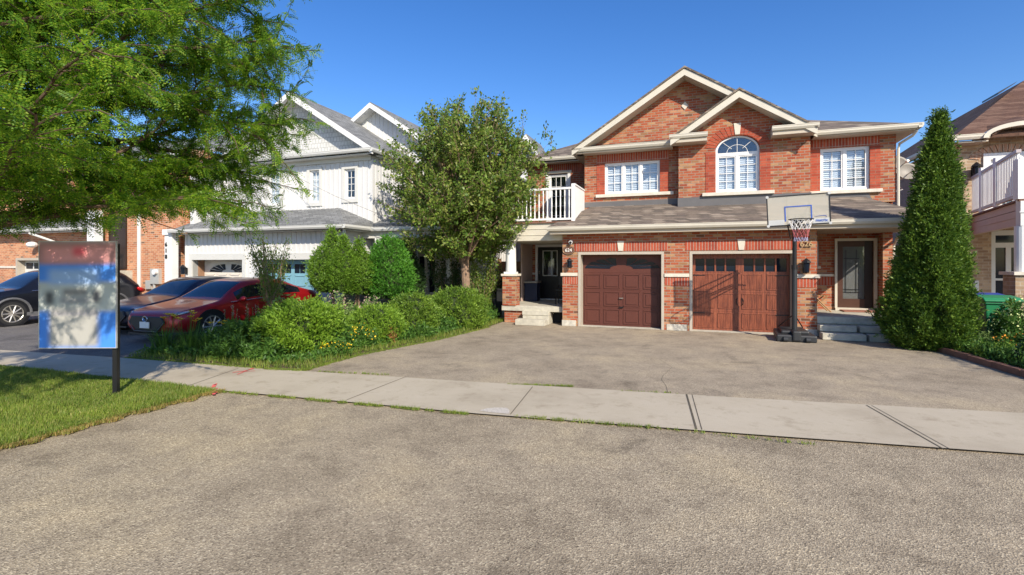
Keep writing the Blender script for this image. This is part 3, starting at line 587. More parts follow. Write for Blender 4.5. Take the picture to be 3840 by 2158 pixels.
UD = window(A, -1.3, -.6, 3.1, 5.0, 3.13, 1, 3, 5, None, 'white', .05)
t_ = MB(); t_.box(-1.4, -1.3, 3.08, 3.2, 3.05, 5.02); t_.box(-.6, -.5, 3.08, 3.2, 3.05, 5.02, 0); t_.build('door_frame', 'white', A)
# 624 porch with balcony above
pc = MB(); pc.box(-1.97, 0, .15, 3.1, .37, .53); pc.build('porch_slab', 'conc', A, bevel=.01)
pc = MB(); pc.box(-1.9, -1.0, .22, .5, 0, .37); pc.build('porch_base', 'brick', A)
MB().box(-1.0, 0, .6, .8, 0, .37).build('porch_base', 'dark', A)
pc = MB(); pc.box(-1.25, -.42, .0, .6, .27, .385); pc.build('step', 'conc', A, bevel=.01)
pc = MB(); pc.box(-1.24, -.43, .02, .5, 0, .27); pc.build('step', 'conc', A, bevel=.01)
pc = MB(); pc.box(-1.36, -.44, -.32, .02, .0, .17); pc.build('step', 'conc', A, bevel=.01)
MB().box(-1.93, -1.5, .12, .5, .53, 1.43).build('brick_pier', 'brick', A)
MB().box(-1.97, -1.46, .08, .54, 1.43, 1.5).build('pier_cap', 'stone', A, bevel=.01)
co_ = MB(); co_.box(-1.9, -1.54, .16, .46, 1.5, 1.56); co_.tube([(-1.72,.31,1.56),(-1.72,.31,2.4),(-1.72,.31,2.5)], [.165,.15,.19], 20); co_.build('column', 'white', A, smooth=False)
bm_ = MB(); bm_.box(-2.05, .02, .08, .2, 2.5, 3.02); bm_.box(-2.05, -1.93, .2, 3.1, 2.5, 3.02); bm_.box(-1.93, 0, .2, 3.1, 2.5, 2.56); bm_.box(-2.06, .02, .065, .081, 2.66, 2.68); bm_.box(-2.06, .02, .065, .081, 2.84, 2.86)
bm_.build('balcony_beam', 'cream', A); MB().box(-2.1, .3, .02, 3.1, 3.02, 3.06).build('balcony_floor', 'edge', A)
MB().box(-1.95, -1.9, 1.9, 3.05, .53, 2.5).build('privacy_panel', 'pinksiding', A)
rail(A, [(-2.0,.1), (.24,.1)], 3.1, 4.06, step=.125, posts=[(-2.0,.1,3.06,4.12)])
pn = MB(); pn.prismx([(.1,3.06),(1.54,3.5),(1.54,4.12),(.1,4.12)], .27, .33); pn.box(.25, .35, .05, .15, 3.0, 4.14); pn.box(.245, .355, .1, 1.5, 4.12, 4.16)
pn.build('balcony_side_panel', 'white', A)
# 626 porch
pc = MB(); pc.box(6.5, 8.75, -.02, 2.2, .33, .5); pc.build('porch_slab', 'conc', A, bevel=.012)
MB().box(6.52, 8.7, .03, .25, 0, .33).build('porch_base', 'fnd', A)
for i, (x0, x1) in enumerate(((6.5,7.27),(7.33,8.75))): MB().box(x0, x1, -.3, .02, .17, .315).build('step', 'conc', A, bevel=.012)
for i, (x0, x1) in enumerate(((6.5,7.39),(7.45,8.8))): MB().box(x0, x1, -.58, -.25, 0, .155).build('step', 'conc', A, bevel=.012)
text(A, 1, '626', .19, 'brass', (6.26, -.03, 2.3), 'house_number', .03, True)
# fittings
L = thing('wall_lantern', 'black wall lantern beside the wood grain garage door under the number 626', 'lantern', (6.24,-.1,1.6), 'wall lanterns')
def lantern(L, x, y, z, k=1):
    MB().box(x-.05*k, x+.05*k, y+.07, y+.1, z-.02, z+.2*k).build('back_plate', 'black', L)
    MB().tube([(x,y+.08,z+.16*k),(x,y+.02,z+.24*k),(x,y-.04*k,z+.22*k)], .012, 6).build('bracket', 'black', L)
    b_ = MB(); b_.tube([(x,y-.04,z-.02),(x,y-.04,z+.0),(x,y-.04,z+.01)], [.05*k,.065*k,.065*k], 8); b_.tube([(x,y-.04,z+.2*k),(x,y-.04,z+.24*k),(x,y-.04,z+.3*k)], [.1*k,.075*k,.012], 8)
    for a in range(4): b_.tube([(x+.06*k*math.cos(a*1.571+.78),y-.04+.06*k*math.sin(a*1.571+.78),z),(x+.08*k*math.cos(a*1.571+.78),y-.04+.08*k*math.sin(a*1.571+.78),z+.2*k)], .006, 4)
    b_.build('lantern_cage', 'black', L); MB().tube([(x,y-.04,z+.01),(x,y-.04,z+.2*k)], [.05*k,.068*k], 8).build('lamp_glass', 'darkglass', L)
lantern(L, 6.24, -.1, 1.6, 1.15)
L = thing('wall_lantern', 'black wall lantern under the oval 624 plaque left of the red brown garage door', 'lantern', (.24,-.1,1.72), 'wall lanterns'); lantern(L, .24, -.1, 1.72, .85)
L = thing('wall_lantern', 'small wall lantern beside the balcony door up on the shaded brick', 'lantern', (-.08,3.0,4.2), 'wall lanterns'); lantern(L, -.2, 3.0, 4.3, 1)
P = thing('number_plaque', 'oval brown house number plaque reading 624', 'plaque', (.2,-.03,2.2))
MB().add(*(lambda v, f: (v, f))([(.19+.18*math.cos(a*math.pi/16)*1, yy, 2.2+.125*math.sin(a*math.pi/16)) for yy in (-.035, 0) for a in range(32)], [tuple(range(32))]+[(i, (i+1) % 32, (i+1) % 32+32, i+32) for i in range(32)])).build('plate', 'plaque', P)
MB().tube([(.19+.17*math.cos(a*math.pi/16), -.038, 2.2+.115*math.sin(a*math.pi/16)) for a in range(33)], .005, 5).build('rim', 'brass', P)
text(P, 1, '624', .135, 'amber', (.19,-.045,2.2), 'digits', .012)
P = thing('security_camera', 'small white bullet security camera above the oval 624 plaque', 'camera', (.24,-.02,2.42))
MB().cyl((.26,-.05,2.44), (.1,-1,-.25), .055, .15, 16).build('housing', 'white', P); MB().cyl((.268,-.13,2.42), (.1,-1,-.25), .038, .02, 16).build('lens', 'black', P); MB().tube([(.2,0,2.38),(.22,-.03,2.4)], .02, 6).build('mount', 'black', P)
for i, (x, y, z, sc_) in enumerate(((9.3,2.9,4.42,.27),(9.17,3.3,4.68,.3))):
    P = thing('satellite_dish', ['grey satellite dish with its arm, in front of the other dish on the right wall', 'grey satellite dish partly hidden behind the other dish'][i], 'dish', (x,y,z), 'satellite dishes on the brick house')
    dm = MB(); c = Vector((x, y, z)); nrm = Vector((.1,-1,.25)).normalized(); u = nrm.cross(Vector((0,0,1))).normalized(); v = u.cross(nrm); nr, na = 6, 28
    vs = [c + nrm*(-.1)*sc_]+[c+(u*math.cos(a*2*math.pi/na)*1.0+v*math.sin(a*2*math.pi/na)*.92)*sc_*(q_/nr)+nrm*(-.1+.25*(q_/nr)**2)*sc_ for q_ in range(1, nr+1) for a in range(na)]
    fs = [(0, 1+a, 1+(a+1) % na) for a in range(na)]+[(1+q_*na+a, 1+(q_+1)*na+a, 1+(q_+1)*na+(a+1) % na, 1+q_*na+(a+1) % na) for q_ in range(nr-1) for a in range(na)]
    dm.add(vs, fs); R_ = dm.build('reflector', 'dish', P, smooth=True); sm = R_.modifiers.new('s', 'SOLIDIFY'); sm.thickness = .012
    MB().tube([c+v*-.3*sc_, c+v*-.5*sc_+nrm*.5, c+nrm*.6+v*-.15], .014, 6).build('feed_arm', 'metal', P)
    MB().tube([c-nrm*.05, c-nrm*.2+v*-.1, Vector((8.63, y+.25, z-.35))], .025, 6).build('mount_arm', 'metal', P); MB().cyl(c+nrm*.6+v*-.15, nrm, .035, .1, 10).build('receiver', 'white', P)
    MB().tube([Vector((8.63,y+.2,z-.4)), c+Vector((-.2,.1,-.35)), c+Vector((-.1,0,-.5)), Vector((8.63,y+.1,z-.65))], .01, 5).build('cable', 'white', P)

# ================================================================ HOUSE B: white siding semi
B = thing('white_house', 'white board-and-batten house with grey shingle roof and front gable', 'house', (-9, 3, 0))
b_ = MB(); WG = (-13.4,-11.0,0,1.95); BG = (-10.3,-7.92,0,1.94)
b_.wall(-13.8, -6.84, 0, 2.86, -1.2, .2, [WG, BG]); b_.box(-7.04, -6.84, -1.0, .3, 0, 2.86)
b_.wall(-13.6, -6.72, 2.9, 5.6, .2, .2, [(-7.86,-7.41,4.07,5.11), (-9.38,-8.94,4.0,5.16), (-11.3,-10.75,4.0,5.16)])
b_.box(-6.92, -6.72, .4, 9, 0, 5.6); b_.box(-13.8, -13.6, -1.0, 9, 0, 5.6)
b_.wall(-6.72, -3.5, 0, 5.5, 3.0, .2, [(-6.7,-6.28,.55,2.5), (-6.15,-5.85,.7,2.5)]); b_.box(-3.7, -3.5, 3.2, 9, 0, 5.5)
b_.prism([(-12.3,7.1),(-4.9,5.5),(-8.56,8.1)][1:] + [(-11,6.6)], 3.02, 3.2)
b_.prism([(-4.6,6.4),(-2.75,6.2),(-2.75,6.3),(-3.35,7.35)], 7.0, 7.2); b_.box(-4.6, -2.75, 7.0, 9, 4.5, 6.3)
b_.build('wall', 'siding', B)
b_ = MB(); x = -13.7
while x < -6.9:     # battens
    for (z0, z1, y, hol) in ((0,2.86,-1.215,[WG, BG]), (3.0,5.58,.185,[(-7.98,-7.29,3.95,5.2),(-9.5,-8.82,3.9,5.25),(-11.4,-10.65,3.9,5.25)])):
        if x < -13.55 and y > 0: continue
        hs = [h for h in hol if h[0]-.06 < x < h[1]+.06]
        if hs:
            h = hs[0]
            if h[2] > z0+.1: b_.box(x-.016, x+.016, y-.012, y+.018, z0, h[2]-.0)
            b_.box(x-.016, x+.016, y-.012, y+.018, h[3], z1)
        else: b_.box(x-.016, x+.016, y-.012, y+.018, z0, z1)
    x += .2
y = .4
while y < 3.0: b_.box(-6.722, -6.704, y-.016, y+.016, 3.0, 5.55); y += .2
x = -6.5
while x < -3.5: b_.box(x-.016, x+.016, 2.985, 3.002, 2.6, 5.4); x += .2
y = 3.2
while y < 8.9: b_.box(-3.502, -3.484, y-.016, y+.016, 0, 5.4); y += .2
x = -10.2
while x < -5.5: zt_ = 8.08-abs(x+8.56)*.69; b_.box(x-.016, x+.016, 3.0, 3.021, 5.6, max(5.7, zt_)); x += .2
b_.build('battens', 'siding', B)
b_ = MB(); b_.prism([(-12.9,5.8),(-7.05,5.8),(-9.98,7.75)], .22, .3); b_.build('gable_wall', 'shake', B)
r = MB(); kB = (7.97-5.68)/3.55
r.slab([(-13.55,-.22,5.66),(-9.98,-.22,7.97),(-9.98,9,7.97),(-13.55,9,5.66)], .06); r.slab([(-9.98,-.22,7.97),(-6.42,-.22,5.66),(-6.42,9,5.66),(-9.98,9,7.97)], .06)
r.slab([(-8.56,2.62,8.28),(-4.4,2.62,5.5),(-4.4,9,5.5),(-8.56,9,8.28)], .06); r.slab([(-12.2,2.62,5.85),(-8.56,2.62,8.28),(-8.56,9,8.28),(-12.2,9,5.85)], .06)
r.slab([(-4.5,3,5.4),(-3.2,3,5.4),(-3.2,7.2,5.4),(-4.5,7.2,6.2)], .06)
r.slab([(-3.35,6.7,7.55),(-2.5,6.7,6.1),(-2.5,9,6.1),(-3.35,9,7.55)], .06); r.slab([(-5.0,6.7,6.35),(-3.35,6.7,7.55),(-3.35,9,7.55),(-5.0,9,6.35)], .06)
r.slab([(-13.4,-.18,5.68),(-6.6,-.18,5.68),(-6.95,.22,5.82),(-13.1,.22,5.82)], .04)
r.slab([(-14.0,-1.62,3.0),(-6.44,-1.62,3.0),(-8.1,.22,3.78),(-14.0,.22,3.78)], .06); r.slab([(-6.44,-1.62,3.0),(-6.44,-.2,3.0),(-6.72,.22,3.25),(-8.1,.22,3.78)], .06)
r.slab([(-6.9,-.32,3.0),(-3.4,-.32,3.0),(-3.9,3.0,4.1),(-6.71,3.0,4.1)], .06)
r.build('roof', 'shB', B)
t_ = MB(); rake(t_, (-13.55,5.66), (-9.98,7.93), -.25, -.19, .2); rake(t_, (-9.98,7.93), (-6.42,5.66), -.25, -.19, .2)
rake(t_, (-13.2,5.7), (-9.98,7.75), -.19, .22, .02); rake(t_, (-9.98,7.75), (-6.75,5.7), -.19, .22, .02)
rake(t_, (-12.2,5.85), (-8.56,8.24), 2.58, 2.64, .2); rake(t_, (-8.56,8.24), (-4.4,5.47), 2.58, 2.64, .2); rake(t_, (-3.35,7.5), (-2.5,6.06), 6.66, 6.72, .2); rake(t_, (-5,6.32), (-3.35,7.5), 6.66, 6.72, .2)
rake(t_, (-12.2,5.65), (-8.56,8.04), 2.64, 3.02, .02); rake(t_, (-8.56,8.04), (-4.4,5.27), 2.64, 3.02, .02)
t_.build('fascia', 'white', B)
sf = MB(); sf.box(-13.6, -6.5, -.15, .2, 5.5, 5.53); sf.box(-13.8, -6.55, -1.5, -1.2, 2.86, 2.89); sf.box(-6.84, -6.5, -1.5, -.2, 2.86, 2.89); sf.box(-6.84, -3.5, -.22, 3.0, 2.66, 2.7); sf.box(-6.84, -3.5, -.22, -.1, 2.7, 2.94); sf.box(-13.6, -6.74, .13, .2, 5.36, 5.5); sf.box(-6.715, -6.5, -.1, 9, 5.5, 5.53)
sf.build('soffit', 'greige', B)
gutter(B, -13.6, -6.42, -.3, 5.68, 'greige'); gutter(B, -6.36, 8.8, -.3, 5.66, 'greige', side=1); gutter(B, -14.0, -6.42, -1.72, 3.02, 'greige'); gutter(B, -6.34, -.3, -1.72, 3.02, 'greige', side=1); gutter(B, -6.36, -3.4, -.42, 3.0, 'greige')
downpipe(B, [(-6.5,-1.55,2.9),(-6.6,-1.45,2.75),(-6.78,-1.28,2.6),(-6.8,-1.25,2.4),(-6.8,-1.25,.1)], 'white', .045)
for (x0, x1, z0, z1) in ((-7.86,-7.41,4.07,5.11), (-9.38,-8.94,4.0,5.16), (-11.3,-10.75,4.0,5.16)):
    f = window(B, x0, x1, z0, z1, .22, 1, 2, 4, 'curtain' if x0 < -9 else None, 'white', .035)
    t_ = MB(); t_.box(x0-.11, x1+.11, .15, .2, z0-.13, z0); t_.box(x0-.11, x1+.11, .15, .2, z1, z1+.11); t_.box(x0-.11, x0, .15, .2, z0, z1); t_.box(x1, x1+.11, .15, .2, z0, z1); t_.build('window_trim', 'greige', f)
for g in (WG, BG):
    t_ = MB(); t_.box(g[0]-.14, g[1]+.14, -1.25, -1.2, 1.95, 2.17); t_.box(g[0]-.14, g[0], -1.25, -1.0, 0, 1.95); t_.box(g[1], g[1]+.14, -1.25, -1.0, 0, 1.95); t_.build('door_frame', 'greige', B)
def paneldoor(par, g, y, mat, rows, cols, topglass):
    x0, x1, z0, z1 = g; d = MB(); d.box(x0, x1, y, y+.05, 0, z1); cw = (x1-x0)/cols; rh = (z1-.45)/rows
    for i in range(cols):
        for k in range(rows):
            a, c = x0+cw*i+.07, x0+cw*(i+1)-.07; e, f = rh*k+.07, rh*(k+1)-.07
            for (bx0, bx1, bz0, bz1) in ((a,c,e,e+.03),(a,c,f-.03,f),(a,a+.03,e,f),(c-.03,c,e,f)): d.box(bx0, bx1, y-.02, y+.001, bz0, bz1)
    return d.build('garage_door', mat, par)
dB = paneldoor(B, WG, -.75, 'doorcream', 3, 4, True); dB['label'] = 'beige garage door with sunburst windows'
MB().box(-13.4, -13.38, -1.0, -.7, 0, 1.95).build('door_jamb', 'gatewood', B); MB().box(-11.02, -11.0, -1.0, -.7, 0, 1.95).build('door_jamb', 'gatewood', B)
for sgn in (-1, 1):
    cx = -12.2+sgn*.12; g = MB()
    for i in range(4):
        a0, a1 = math.radians(4+i*22), math.radians(4+i*22+17)
        g.prism([(cx+sgn*.2*math.cos(a0), 1.5+.1*math.sin(a0)), (cx+sgn*.8*math.cos(a0), 1.5+.3*math.sin(a0)), (cx+sgn*.8*math.cos(a1), 1.5+.3*math.sin(a1)), (cx+sgn*.2*math.cos(a1), 1.5+.1*math.sin(a1))], -.765, -.748)
    g.build('sunburst_window', 'darkglass', dB)
dB = paneldoor(B, BG, -.9, 'doorblue', 3, 4, True); dB['label'] = 'teal blue panelled garage door with small square windows'
for i in range(4):
    a = -10.3+.595*i+.08
    for k in range(2): MB().box(a+k*.23, a+k*.23+.2, -.915, -.899, 1.5, 1.8).build('window', 'darkglass', dB)
# white house porch
d = MB(); d.box(-6.62, -6.28, 3.04, 3.1, .55, 2.45); dd = d.build('entry_door', 'greige', B); MB().box(-6.55, -6.33, 3.025, 3.035, 1.2, 2.1).build('pane', 'darkglass', dd)
MB().box(-6.72, -6.66, 2.98, 3.1, .5, 2.6).box(-6.26, -6.2, 2.98, 3.1, .5, 2.6).box(-6.66, -6.26, 2.98, 3.1, 2.5, 2.6).build('door_frame', 'white', B)
MB().box(-6.13, -5.87, 3.06, 3.1, .7, 2.45).build('window', 'darkglass', B)
cB = MB(); cB.box(-6.35, -6.17, -.2, -.02, 2.25, 2.7); cB.prism([(-6.33,2.3),(-6.17,2.3),(-6.1,2.5),(-6.1,2.7),(-6.33,2.7)], -.22, 0); cB.build('corner_bracket', 'white', B)
MB().box(-4.42, -4.1, 1.0, 1.3, 0, 1.35).build('pier', 'greybrick', B); MB().tube([(-4.26,1.15,1.35),(-4.26,1.15,2.68)], [.14,.12], 16).build('column', 'white', B)
MB().box(-6.84, -5.2, -.3, .0, 0, 1.0).build('porch_base', 'greybrick', B); MB().box(-6.84, -3.6, -.2, 3.0, .35, .5).build('porch_slab', 'conc', B)
P = thing('number_post', 'tall white corner board carrying vertical black digits 618 between the brick and the white siding', 'house number', (-14.2,-1.5,0))
MB().box(-14.36, -14.0, -1.55, -1.3, 0, 2.85).build('post', 'white', P); MB().box(-14.42, -13.94, -1.6, -1.25, 2.85, 3.05).build('cap', 'white', P)
for i, ch in enumerate('618'): text(P, 1, ch, .2, 'black', (-14.26, -1.57, 2.5-.22*i), 'digit', .02, True)
P = thing('wall_lantern', 'black wall lantern left of the beige garage door on white siding', 'lantern', (-13.62,-1.3,1.5), 'wall lanterns'); lantern(P, -13.68, -1.33, 1.45, 1.1)

# ================================================================ HOUSE C: orange brick at far left
C = thing('orange_brick_house', 'orange brick house at the far left, half hidden behind tree branches', 'house', (-20, 3, 0))
c_ = MB(); c_.wall(-19.2, -14.3, 0, 4.6, -1.0, .25, []); c_.wall(-30, -19.2, 0, 3.2, -1.0, .25, [(-24.4,-21.9,0,2.06)]); c_.wall(-30, -14.3, 3.2, 6.2, .6, .25, [(-27,-25.8,4.0,5.4), (-21.6,-20.4,3.9,5.3)])
c_.box(-14.5, -14.25, -.75, 8, 0, 6.2); c_.build('wall', 'brickC', C)
r = MB(); r.slab([(-31,-1.4,3.25),(-19,-1.4,3.25),(-19,.7,4.1),(-31,.7,4.1)], .06); r.slab([(-31,.1,6.25),(-13.9,.1,6.25),(-17,4.5,8.3),(-31,4.5,8.3)], .06); r.slab([(-19.4,-1.3,4.6),(-14,-1.3,4.6),(-14,.7,5.3),(-19.4,.7,5.3)], .06); r.slab([(-13.9,.1,6.25),(-13.9,9,6.25),(-17,4.5,8.3)], .06)
r.build('roof', 'shB', C)
sf = MB(); sf.box(-31, -19, -1.35, -1.0, 3.1, 3.13); sf.box(-31, -14, .2, .6, 6.1, 6.13); sf.build('soffit', 'greige', C)
gutter(C, -31, -19, -1.5, 3.27, 'greige'); gutter(C, -31, -13.9, .0, 6.27, 'greige'); gutter(C, -19.4, -14, -1.42, 4.62, 'greige')
window(C, -27, -25.8, 4.0, 5.4, .66, 2, 2, 3, 'slats'); window(C, -21.6, -20.4, 3.9, 5.3, .66, 2, 2, 3, 'slats')
gtrim(C, (-24.4,-21.9,0,2.06), 'greige', -1.0, .1); dC = paneldoor(C, (-24.3,-22.0,0,1.96), -.72, 'greige', 3, 4, True)
for i in range(4): MB().box(-24.2+.57*i, -23.75+.57*i, -.74, -.718, 1.6, 1.85).build('window', 'darkglass', dC)
MB().box(-21.9, -19.2, -1.03, -.98, 1.62, 1.72).box(-30, -24.4, -1.03, -.98, 1.62, 1.72).build('stone_band', 'stone', C)
downpipe(C, [(-16.45,-1.05,4.5),(-16.45,-1.05,.1)], 'greige', .07); downpipe(C, [(-22.6,-1.4,3.1),(-21.4,-1.1,2.7),(-21.35,-1.07,.1)], 'greige', .06)
cc_ = MB(); cc_.box(-18.75, -18.3, -1.5, -1.2, 1.6, 3.9); cc_.box(-18.85, -18.2, -1.55, -1.15, 3.5, 3.6); cc_.build('column', 'white', C)
MB().box(-18.2, -17.2, -1.06, -1.001, 1.6, 3.7).build('entry_door', 'darkbrown', C)
MB().box(-18.9, -16.9, -1.6, -1.0, 1.35, 1.55).box(-18.9, -16.9, -1.55, -1.0, 0, 1.35).build('porch_base', 'conc', C)
rail(C, [(-18.3,-1.45), (-16.98,-1.45)], 1.62, 2.5, step=.13, turned=False)
P = thing('electric_meter', 'grey electric meter box with round dial on the orange brick wall', 'meter', (-15.55,-1.05,1.2))
MB().box(-15.75, -15.28, -1.12, -1.0, 1.05, 1.62).build('meter_box', 'metal', P); MB().cyl((-15.42,-1.16,1.5), (0,1,0), .1, .12, 20).build('dial', 'white', P); MB().box(-16.05, -15.8, -1.09, -1.0, .85, 1.18).build('junction_box', 'metal', P); MB().tube([(-15.6,-1.06,1.05),(-15.6,-1.06,.1)], .05, 8).box(-15.7, -15.42, -1.1, -1.0, .6, .9).build('conduit', 'metal', P)
P = thing('wall_lantern', 'white bowl wall lantern above the leftmost garage opening', 'lantern', (-22.7,-1.2,2.65), 'wall lanterns')
MB().sphere((-22.75,-1.25,2.62), .2, .2, .13).build('lamp_shade', 'white', P); MB().box(-22.8,-22.7,-1.2,-1.0,2.6,2.68).build('bracket', 'black', P)

# ================================================================ HOUSE D: buff brick at right
D = thing('buff_brick_house', 'buff brick house with red brown roof, arched eave and white balcony at the right edge', 'house', (12, 4, 0))
d_ = MB(); d_.wall(9.8, 14.5, 0, 4.85, 1.2, .25, [(10.3,11.1,3.05,4.5), (10.45,11.15,.5,2.62)]); d_.prism([(10.2,4.85),(11.6,4.85),(11.4,5.05),(10.9,5.12),(10.4,5.05)], 1.2, 1.45); d_.build('wall', 'brickD', D)
MB().box(9.8, 10.0, 1.45, 12, 0, 4.75).build('side_wall', 'sideD', D)
r = MB(); r.slab([(9.5,.75,4.86),(15.5,.75,4.86),(15.5,4,7.2),(12.4,4,7.0)], .06); r.slab([(9.5,.75,4.86),(12.4,4,7.0),(12.4,9,7.0),(9.5,12.2,4.86)], .06)
r.slab([(10.25,.7,4.88),(10.5,.7,5.04),(10.9,.7,5.13),(11.2,.7,5.1),(11.2,2,5.6),(10.25,1.6,5.3)], .05); r.build('roof', 'shD', D)
MB().prism([(11.2,6.3),(11.55,6.55),(11.6,6.6),(11.2,6.35)], 2.6, 3.4).build('roof_vent', 'black', D)
gutter(D, 9.45, 10.2, .66, 4.9); gutter(D, 9.45, 12, .66, 4.9, side=-1)
a_ = MB(); arcp = lambda k: [(10.87+(.72+k)*math.cos(math.pi*i/14), 4.78+(.24+k)*math.sin(math.pi*i/14)) for i in range(15)]; o1, o2 = arcp(.1), arcp(0)
for i in range(14): a_.prism([o1[i], o1[i+1], o2[i+1], o2[i]], .62, 1.2)
a_.build('arched_fascia', 'cream', D)
MB().box(9.55, 10.2, .75, 1.2, 4.72, 4.75).box(9.55, 9.8, 1.2, 12, 4.72, 4.75).build('soffit', 'soffit', D)
a_ = MB()
for i in range(15):
    a0, a1 = math.pi*(.06+.88*i/15), math.pi*(.06+.88*(i+.85)/15); f = lambda a, k: (10.7+(.5+k)*math.cos(a), 4.32+(.2+k*.9)*math.sin(a)); a_.prism([f(a0,0), f(a1,0), f(a1,.22), f(a0,.22)], 1.18, 1.21)
a_.build('arch_course', 'archD', D)
f = window(D, 10.42, 10.98, 3.05, 4.35, 1.24, 1, 3, 5, None, 'darkbrown' if 0 else 'white', .06); MB().box(10.28, 10.42, 1.16, 1.3, 3.05, 4.5).box(10.98, 11.12, 1.16, 1.3, 3.05, 4.5).box(10.42, 10.98, 1.16, 1.3, 4.35, 4.5).build('door_frame', 'white', D)
dd = MB(); dd.wall(10.45, 11.15, .5, 2.62, 1.25, .06, [(10.55,10.75,.62,1.4),(10.55,10.75,1.45,2.2),(10.85,11.05,.62,1.4),(10.85,11.05,1.45,2.2),(10.55,11.05,2.32,2.5)]); dd = dd.build('french_door', 'greige', D)
MB().box(10.5, 11.1, 1.28, 1.285, .6, 2.52).build('pane', 'darkglass', dd); MB().box(10.45, 11.15, 1.4, 1.41, .5, 2.6).build('interior', 'dark', dd); MB().sphere((10.8,1.22,1.4), .02, .03, .06).build('handle', 'chrome', dd)
bb = MB(); bl = [(10.05,1.15), (9.28,-2.45)]
Q = lambda f: (bl[0][0]+(bl[1][0]-bl[0][0])*f, bl[0][1]+(bl[1][1]-bl[0][1])*f)
p0, p1 = Q(0), Q(1)
bb.slab([(*p0,2.95),(*p1,2.95),(12.5,-2.45,2.95),(12.5,1.15,2.95)], .14); bb.slab([(*p0,2.8),(*p1,2.8),(p1[0]+.08,p1[1],2.8),(p0[0]+.08,p0[1],2.8)], .28); bb.slab([(p0[0]-.01,p0[1],2.68),(p1[0]-.01,p1[1],2.68),(p1[0]+.02,p1[1],2.68),(p0[0]+.02,p0[1],2.68)], .012)
bb.build('balcony_beam', 'pinksiding', D); MB().box(9.24, 12.5, -2.55, -2.4, 2.5, 3.0).box(9.22, 12.5, -2.565, -2.55, 2.74, 2.76).build('balcony_front', 'siding', D)
MB().slab([(p0[0]-.06,p0[1],2.99),(p1[0]-.06,p1[1]-.1,2.99),(12.5,-2.6,2.99),(12.5,1.15,2.99)], .035).build('balcony_floor', 'edge', D)
rail(D, [Q(.02), Q(.98)], 3.04, 3.93, 'mauve', 'white', .105, False, posts=[(*Q(.28),2.99,4.0), (*Q(.6),2.99,4.02)])
rail(D, [(9.45,-2.45), (12.4,-2.45)], 3.04, 3.93, 'white', None, .12, False)
MB().box(9.2, 9.36, -2.56, -2.4, 2.99, 3.72).build('corner_post', 'white', D); MB().tube([(9.3,-2.45,1.65),(9.3,-2.45,2.5)], .1, 16).build('column', 'white', D)
MB().box(9.12, 9.55, -2.65, -2.25, 0, 1.6).build('brick_pier', 'brickD', D); MB().box(9.08, 9.6, -2.7, -2.2, 1.6, 1.66).build('pier_cap', 'stone', D)
MB().box(9.5, 12.5, -2.3, 1.2, .3, .45).build('porch_slab', 'conc', D); MB().box(9.97, 10.04, .8, .9, 1.0, 1.4).build('utility_box', 'metal', D)
P = thing('wall_lantern', 'dark curled wall lantern on the buff brick beside the balcony door', 'lantern', (10.05,1.1,4.0), 'wall lanterns'); lantern(P, 10.08, 1.05, 3.95, 1.1)

kD = 1.3   # the house stands farther back and is larger than first laid out
for o_ in (D, P): o_.scale = (kD,)*3; o_.location = (o_.location.x*kD, o_.location.y*kD, 1.8+kD*(o_.location.z-1.8))
# gate and neighbour things between the houses
MB_ = MB(); MB_.box(-3.4, -2.15, 3.6, 3.66, 0, 1.9); MB_.box(-3.45, -3.35, 3.55, 3.7, 0, 2.0); g = MB_.build('wooden_gate', 'gatewood', at=(-2.8,3.6,0)); tag(g, 'brown wooden gate between the white house and the brick porch', 'gate')
# ================================================================ basketball hoop
H = thing('basketball_hoop', 'portable basketball hoop with clear backboard in front of the wood grain garage door', 'basketball hoop', (5.85,-.95,0))
px, py = 5.85, -.95
b_ = MB(); b_.slab([(px-.42,py-.28,.16),(px+.42,py-.28,.16),(px+.36,py+.72,.2),(px-.36,py+.72,.2)], .17); b_.slab([(px-.3,py-.1,.24),(px+.3,py-.1,.24),(px+.26,py+.6,.26),(px-.26,py+.6,.26)], .09)
b_.box(px-.09, px+.09, py-.32, py+.1, .02, .26); b_.build('base', 'blackplastic', H, bevel=.035)
for sx in (-.26, .2): MB().cyl((px+sx+.03,py-.3,.06), (1,0,0), .06, .09, 16).build('wheel', 'blackplastic', H)
MB().tube([(px,py,.1),(px,py,1.75)], .058, 16).build('pole', 'blackplastic', H); MB().tube([(px,py,1.7),(px,py,2.75)], .048, 16).build('pole', 'black', H); MB().tube([(px,py,1.68),(px,py,1.78)], .066, 16).build('collar', 'black', H)
for sx in (-.27, .27): MB().tube([(px,py+.03,.62),(px+sx,py+.6,.25)], .014, 8).build('brace', 'black', H)
bx, by, bz, bw, bh = 5.72, -2.16, 2.955, .6, .33
for sx in (-.22, .22):
    for dz in (0, .3): MB().tube([(px+sx*.4,py,2.4+dz),(bx+sx,by+.05,bz-.15+dz)], .016, 6).build('lift_arm', 'black', H)
MB().tube([(px,py+.25,2.15),(px,py,2.4),(px,by+.4,2.75)], .016, 6).build('lift_arm', 'black', H)
rl = math.radians(2.2); RR = lambda x, z: (bx+(x*math.cos(rl)-z*math.sin(rl)), bz+(x*math.sin(rl)+z*math.cos(rl)))
def bq(mb, x0, x1, z0, z1, y0, y1, m=0): mb.prism([RR(x0,z0), RR(x1,z0), RR(x1,z1), RR(x0,z1)], y0, y1, m)
bd = MB(); bq(bd, -bw+.02, bw-.02, -bh+.02, bh-.02, by, by+.012); BD = bd.build('backboard', 'board', H)
